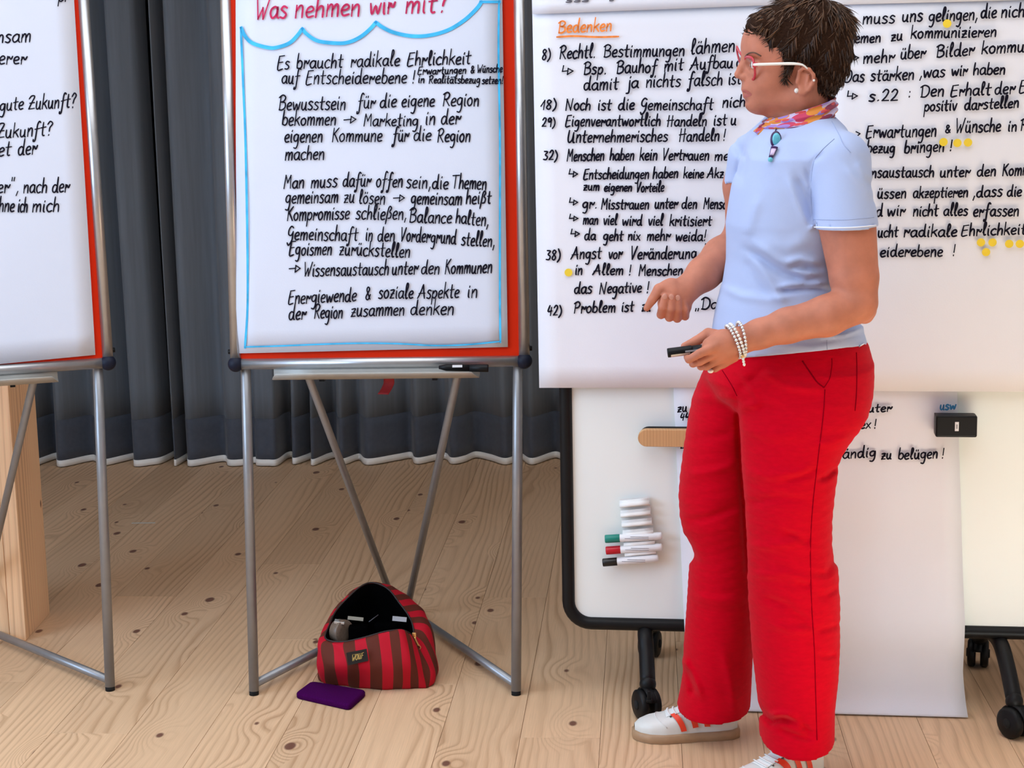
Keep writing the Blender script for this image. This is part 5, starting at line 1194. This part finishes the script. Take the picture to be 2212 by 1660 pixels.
for i in idx:
    p = hV[i]; n = nrm[i]; X, Y = proj(p)
    if (X < 1655 and Y > 82) or (X < 1672 and Y > 104): continue
    d = p-crown; d -= n*(d@n); ld = np.linalg.norm(d)+1e-6; d /= ld
    d = d+np.array([0, 0, -.75])+rng.normal(0, .20, 3)
    if Y < 60: d += np.array([-.5, -.15, .1])*rng.random()
    d -= n*(d@n); d /= np.linalg.norm(d)+1e-9
    Ln = (.026+.026*rng.random())*(1. if Y < 110 else .6)*(.55 if X < 1660 else 1)
    q = p-n*.003; seg = 6; curl = rng.normal(0, .35); lift = .14*rng.random()+(.22*rng.random() if (Y < 45 and X > 1680) else 0)
    sd = np.cross(n, d); pts = []; dir_ = d+n*lift
    for s_ in range(seg):
        pts.append(q.copy()); dir_ = dir_+sd*curl*.12-n*.11+np.array([0, 0, -.04]); dir_ /= np.linalg.norm(dir_); q = q+dir_*Ln/seg
    r = .0007+.0009*rng.random(); v0 = len(SV); tone = float(np.clip(rng.random()**2.0*(.95 if Y < 70 else .6)+(.25*rng.random() if Y < 55 else 0), 0, 1))  # light from above put into strand colour: lighter near the top, otherwise random
    for k, c in enumerate(pts):
        rad = r*(1-k/(seg-1))**.6+.00012
        for a in range(3): an = a*2.094; SV.append(c+rad*(math.cos(an)*sd*1.4+math.sin(an)*n)); SCOL.append(tone)
    for k in range(seg-1):
        for a in range(3): b_ = (a+1) % 3; SF.append((v0+k*3+a, v0+k*3+b_, v0+k*3+3+b_, v0+k*3+3+a))
so_ = attach('hair_strands', (SV, SF), hair_mat('brown_hair_strands', (.17, .078, .036)), hair); so_['kind'] = 'stuff'
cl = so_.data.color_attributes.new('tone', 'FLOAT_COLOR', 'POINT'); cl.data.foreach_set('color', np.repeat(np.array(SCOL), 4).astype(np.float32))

# ---------------------------------------------------------------- glasses, jewellery
M_gred = mat('red_acetate', (.50, .01, .03), .25, var=.03, coat=.3); M_gwh = mat('white_acetate', (.85, .82, .76), .3, var=.02)
M_lens = mat('clear_lens', (1, 1, 1), .02, trans=1.0, alpha=.18)
gl = attach('glasses', join(tube([H(1607, 128, -11), H(1604, 124, 0), H(1605, 128, 10)], .0022, 8)), M_gred)
gl['label'] = 'red-framed glasses with white temples'
for s_, pts in ((-1, [(1605, 126, -12), (1607, 124, -34), (1610, 128, -56), (1613, 141, -61), (1617, 160, -52), (1617, 172, -34), (1613, 170, -15), (1607, 148, -9)]), (1, [(1604, 122, 12), (1603, 110, 38), (1603, 100, 60), (1607, 120, 64), (1613, 148, 54), (1615, 164, 34), (1611, 164, 15), (1606, 146, 9)])):
    q = cat([H(*p) for p in pts], 5, closed=True)
    rim = attach('rim', tube(q, .0021, 8, closed=True, flat=1.5), M_gred, gl)
    c = sum(q)/len(q); attach('lens', ([c]+q, [(0, i+1, (i+1) % len(q)+1) for i in range(len(q))]), M_lens, rim if False else gl)
attach('hinge', box(H(1614, 141, -64), .010, .004, .010, Matrix.Rotation(hy, 3, 'Z'), .0012), M_gred, gl)
tmp = [H(*N_(1626, 141, -64)), H(*N_(1660, 140, -74)), H(*N_(1700, 139, -82)), H(*N_(1724, 140, -86)), H(*N_(1736, 144, -87)), H(*N_(1748, 156, -84))]
attach('temple', tube(cat(tmp, 5), [.0030]*11+[.0030-.0018*i/14 for i in range(15)], 8), M_gwh, gl)
tmp = [H(1606, 122, 66), H(1650, 138, 74), H(1690, 140, 80), H(1716, 140, 84), H(1738, 160, 82)]
attach('temple', tube(cat(tmp, 5), .0028, 8), M_gwh, gl)
M_pearl = mat('pearl', (.80, .76, .70), .2, var=.05, coat=.5)
attach('earring', ellipsoid(B.hit(1720, 196, 3.4)+[0, -.003, 0], .0048, .0048, .0052), M_pearl)
attach('earring', ellipsoid(B.hit(1757, 174, 3.4)+[.001, -.001, 0], .0026, .0026, .0026), M_pearl)

# scarf
M_sc = bpy.data.materials.new('patterned_scarf'); M_sc.use_nodes = True; nt = M_sc.node_tree; N = nt.nodes; L = nt.links; b = N['Principled BSDF']; b.inputs['Roughness'].default_value = .6; b.inputs['Sheen Weight'].default_value = .2
u_ = N.new('ShaderNodeUVMap'); u_.uv_map = 'UVMap'
base = N.new('ShaderNodeRGB'); base.outputs[0].default_value = (.56, .46, .68, 1); cur = base.outputs[0]
for scx, scy, off, thr, col in ((5, 1.5, 0, .30, (.55, .03, .10)), (6, 1.5, 5.3, .36, (.72, .24, .02)), (6, 1.9, 9.1, .26, (.32, .20, .55)), (4, 1.3, 13.7, .26, (.22, .01, .05)), (8, 2.2, 21.7, .20, (.62, .05, .06))):
    mp = N.new('ShaderNodeMapping'); mp.inputs['Scale'].default_value = (scx, scy, 1); mp.inputs['Location'].default_value = (off, off*.7, 0); L.new(u_.outputs[0], mp.inputs[0])
    vo = N.new('ShaderNodeTexVoronoi'); vo.voronoi_dimensions = '2D'; vo.inputs['Scale'].default_value = 1.5; L.new(mp.outputs[0], vo.inputs['Vector'])
    lt = N.new('ShaderNodeMath'); lt.operation = 'LESS_THAN'; lt.inputs[1].default_value = thr; L.new(vo.outputs['Distance'], lt.inputs[0])
    mx = N.new('ShaderNodeMixRGB'); L.new(lt.outputs[0], mx.inputs[0]); L.new(cur, mx.inputs[1]); mx.inputs[2].default_value = (*col, 1); cur = mx.outputs[0]
L.new(cur, b.inputs['Base Color'])
def scarf(u, v):
    a = 2*math.pi*u; front = (1-math.cos(a))/2      # 0 back .. 1 front
    x = 1728+70*math.cos(a); w_ = -62*math.sin(a)
    yt = 208+50*front**.9; yb = 246+42*front
    if math.sin(a) > 0: yb += 18*math.sin(a)**2
    y = yt+(yb-yt)*v
    k = 1+(.10*math.sin(v*math.pi)+.030*math.sin(v*19+a*1.5)+.16*v*front+.06)
    return H(1728+(x-1728)*k, y, w_*k*1.02)
nu_, nv_ = 96, 30
sc = attach('scarf', grid(scarf, nu_, nv_, True), M_sc); solidify(sc, .003, -1)
uv = sc.data.uv_layers.new(name='UVMap')
for poly_ in sc.data.polygons:
    ids = list(poly_.vertices); us = [i % nu_ for i in ids]; wrap = (0 in us and nu_-1 in us)
    for li, i, k in zip(poly_.loop_indices, ids, us): uv.data[li].uv = ((nu_ if (wrap and k == 0) else k)/nu_, (i//nu_)/(nv_-1))
def uvgrid(o, nu, nv, o0=(0, 0), s=(1, 1)):
    uv = o.data.uv_layers.new(name='UVMap')
    for p in o.data.polygons:
        for li, i in zip(p.loop_indices, p.vertices): uv.data[li].uv = (o0[0]+s[0]*(i % nu)/(nu-1), o0[1]+s[1]*(i//nu)/(nv-1))
fx = lambda x, y: SHF.hit(x, y, 3.2)
def tail(u, v):
    x0_, y0_ = 1660+(1636-1660)*u, 266+(294-266)*u; nx, ny = .76, .65; wd = 9+8*u
    x = x0_+nx*wd*(v-.5)*2; y = y0_+ny*wd*(v-.5)*2
    p = H(x, y, -14+4*math.sin(v*6+u*3)); return p
o = attach('scarf_tail', grid(tail, 12, 9), M_sc, sc); solidify(o, .003); uvgrid(o, 12, 9, (.1, .2), (.10, .8))
o = attach('scarf_knot', ellipsoid(H(1662, 266, -16), .013, .012, .012), M_sc, sc); uvgrid(o, 20, 13, (.3, 0), (.15, .7))
# pendant
pp_ = lambda x, y, l=.006: SHF.hit(x, y, 3.2)-ray(x, y)*l
M_pur = mat('dark_violet_enamel', (.035, .008, .075), .3, var=.1); M_tur = mat('turquoise_stone', (.12, .50, .62), .3, var=.15, vscale=120, coat=.3); M_lil = mat('lilac_enamel', (.62, .48, .68), .4, var=.05)
pd = attach('pendant', ellipsoid(pp_(1676, 302, .004), .0115, .004, .0175), M_pur)
attach('stone', ellipsoid(pp_(1677, 301, .007), .0085, .004, .0130), M_tur, pd)
a, b_ = pp_(1673, 318, .005), pp_(1665, 340, .005)
attach('drop', tube([a, .5*a+.5*b_, b_], [.0085, .0065, .0050], 12, flat=.5), M_pur, pd)
attach('drop_inlay', tube([pp_(1671.5, 322, .009), pp_(1667, 335, .009)], [.0062, .0048], 10, flat=.4), M_lil, pd)
attach('bead', ellipsoid(pp_(1664, 345, .007), .005, .004, .005), M_tur, pd)
attach('cord', tube(cat([H(1668, 270, -40), pp_(1675, 284, .004), pp_(1676, 290, .004)], 4), .0012, 6), M_pur, pd)
# bracelets
M_silver = mat('silver_bead', (.75, .74, .74), .25, metal=.6, var=.1)
wa = P(1640, 722, 3.365); wb_ = P(1562, 745, 3.355); wd_ = (wb_-wa)/np.linalg.norm(wb_-wa); e1 = np.array([0, -1, 0.])-wd_*(-wd_[1]); e1 /= np.linalg.norm(e1); e2 = np.cross(wd_, e1)
for k, (t_, m_) in enumerate(((.50, M_silver), (.62, M_pearl), (.72, M_silver))):
    c = wa+(wb_-wa)*t_; parts = []
    br = attach('bracelet', ([c], []), m_)
    for j in range(30):
        a = 2*math.pi*j/30; r = .0335 if k == 1 else .0325
        q = c+e1*r*math.cos(a)+e2*r*1.05*math.sin(a)+wd_*.004*math.sin(a)*(1 if k else -1)
        attach('bead', ellipsoid(q, .0034, .0034, .0034, n=10, m=6), m_, br)
ch = P(1607, 772, 3.335)
for j in range(4): attach('charm', ellipsoid(P(1604+j*1.2, 770+j*6, 3.335), .003, .003, .0036, n=10, m=6), M_gold if j == 0 else M_pearl, br)
attach('ring', ellipsoid(P(1535, 802, 3.368), .006, .006, .0045), M_pearl)

# held marker (own thing)
a = P(1442, 763, 3.352); b_ = P(1545, 750, 3.352); L_ = np.linalg.norm(b_-a); dx = (b_-a)/L_
hm = empty('marker', a, 'black marker held in her near hand, pointing left', 'marker')
obj('cap', lathe([(0, 0), (.0088, 0), (.0094, .002), (.0094, L_*.5), (.0088, L_*.51)], a, dx, 22), M_blk, hm)
obj('barrel', lathe([(.0085, L_*.5), (.0085, L_*.98), (0, L_)], a, dx, 22), M_blk, hm)
R_m = np.array([dx, np.cross([0, 0, 1.], dx), [0, 0, 1.]])
def band(u, v, a0=-115, a1=-62, s0=.06, s1=.46):
    an = math.radians(a0+(a1-a0)*v); up_ = np.cross(dx, np.array([0, 1., 0])); up_ /= np.linalg.norm(up_); up_ *= np.sign(up_[2]); fr_ = np.array([0, -1., 0])
    return a+dx*L_*(s0+(s1-s0)*u)+.0096*(fr_*math.cos(an+math.pi/2)*0+fr_*math.cos(math.radians(20+50*v))*1+up_*-math.sin(math.radians(20+50*v)))
obj('silver_band', grid(band, 6, 5), MATS['satin_tin'], hm)
def band2(u, v):
    up_ = np.cross(dx, np.array([0, 1., 0])); up_ /= np.linalg.norm(up_); up_ *= np.sign(up_[2]); an = math.radians(-12+22*v)
    return a+dx*L_*(.36+.28*u)+.0097*(np.array([0, -1., 0])*math.cos(an)+up_*math.sin(an))
obj('print', grid(band2, 6, 4), M_lab, hm)

# ---------------------------------------------------------------- shoes
M_shoe = mat('white_leather', (.72, .73, .70), .45, var=.02, vscale=40); M_gum = mat('gum_sole', (.40, .25, .14), .5, var=.06, vscale=60); M_str = mat('orange_red_stripe', (.85, .05, .015), .5, var=.03); M_lace = mat('white_lace', (.82, .83, .82), .8, var=.03, bump=.3, bscale=900)
def shoe(heel, yaw, length, near_side):
    """heel point on the floor, toe direction yaw; near_side: +1/-1 side of local y towards the camera"""
    c, s_ = math.cos(yaw), math.sin(yaw); fwd = np.array([c, s_, 0]); lat = np.array([-s_, c, 0]); h0 = np.array(heel, float)
    X = [0, .06, .2, .38, .55, .72, .86, .95, 1.0]
    Wd = [.018, .030, .034, .033, .038, .045, .041, .028, .010]
    Tp = [.062, .074, .086, .088, .070, .057, .050, .042, .033]
    hw = lambda t: float(np.interp(t, X, Wd)); tp = lambda t: float(np.interp(t, X, Tp))
    bend = lambda t: .008*math.sin(math.pi*t)*near_side
    sole_h = lambda t: .0205-.003*t
    def up(t, v, off=0.):     # v 0..1 around from near side bottom over the top to the far side
        a = math.pi*v; w_ = hw(t)*(1+.05*math.sin(a)); z0_ = sole_h(t); hgt = tp(t)-z0_
        ca, sa = math.cos(a), math.sin(a); pw_ = .62 if t > .5 else .5
        y = w_*np.sign(ca)*abs(ca)**.8*near_side; z = z0_+hgt*abs(sa)**pw_
        nn = fwd*0+lat*ca*near_side+np.array([0, 0, 1])*sa
        return h0+fwd*(.006+(length-.012)*t)+lat*(y*.94+bend(t))+np.array([0, 0, z])+nn*off
    sh = attach('shoe', grid(lambda u, v: up(.5-.5*math.cos(math.pi*u), v), 40, 25), M_shoe); 
    def sole():
        V = []; ring = []; n = 64
        for k in range(n):
            t = (.5-.5*math.cos(2*math.pi*k/n)); sd = near_side if k < n/2 else -near_side
            ring.append((t, sd*(hw(t)+.003)*(1 if 0 < t < 1 else .2)))
        prof = [(0, .93), (.003, 1.0), ('h', 1.0), ('h2', .93)]
        for z, sc_ in prof:
            for t, y in ring:
                zz = sole_h(t) if z == 'h' else (sole_h(t)+.003 if z == 'h2' else z)
                V.append(h0+fwd*(length/2+(length*t-length/2)*(1 if sc_ == 1 else .985))+lat*(y*sc_+bend(t))+np.array([0, 0, zz+.012*max(0, t-.85)**1.5]))
        Fc = [(j*n+i, j*n+(i+1) % n, (j+1)*n+(i+1) % n, (j+1)*n+i) for j in range(3) for i in range(n)]; Fc += [tuple(range(n)), tuple(3*n+i for i in range(n))]
        return V, Fc
    attach('sole', sole(), M_gum, sh)
    for k in range(3):
        t0_ = .585-.115*k if yaw < 3.3 else .50-.115*k
        attach('stripe', grid(lambda u, v: up(t0_+.060*(u-.5)-.0+.14*(v*.34)/.34*.55*(1) if False else t0_+.055*(u-.5)+.0-.0+(.10*(v) - .05)*(1), .02+.36*v, .0036), 4, 12), M_str, sh)
    # toe cap stitching and laces
    attach('toe_seam', tube([up(.70+.10*math.sin(math.pi*q), .10+.8*q, .0006) for q in np.linspace(0, 1, 24)], .0010, 6), M_lace, sh)
    attach('eyelet_tab', grid(lambda u, v: up(.42+.28*u, .36+.28*v, .0015), 8, 8), M_lace, sh)
    for k in range(5):
        t0_ = .44+.055*k
        attach('lace', tube([up(t0_+.02*math.sin(3*q), .34+.32*q, .004) for q in np.linspace(0, 1, 9)], .0022, 8, flat=.6), M_lace, sh)
        attach('eyelet', ellipsoid(up(t0_, .33, .002), .0022, .0022, .0022, n=8, m=6), mat('dark_eyelet', (.05, .05, .05), .5, var=.1), sh)
    attach('tongue', grid(lambda u, v: up(.36+.10*u, .38+.24*v, .006), 6, 6), M_shoe, sh)
    return sh
toe = G(1363, 1600); hl = G(1600, 1603); 
hY = 3.752
shoe((hl[0]+.002, hY, 0), math.pi+math.atan2(0.01, 1)*1.0, .247, 1)
nh = np.array([P(1776, 1650, 3.50)[0], 3.51, 0]); shoe(nh, math.pi+math.radians(27), .25, 1)
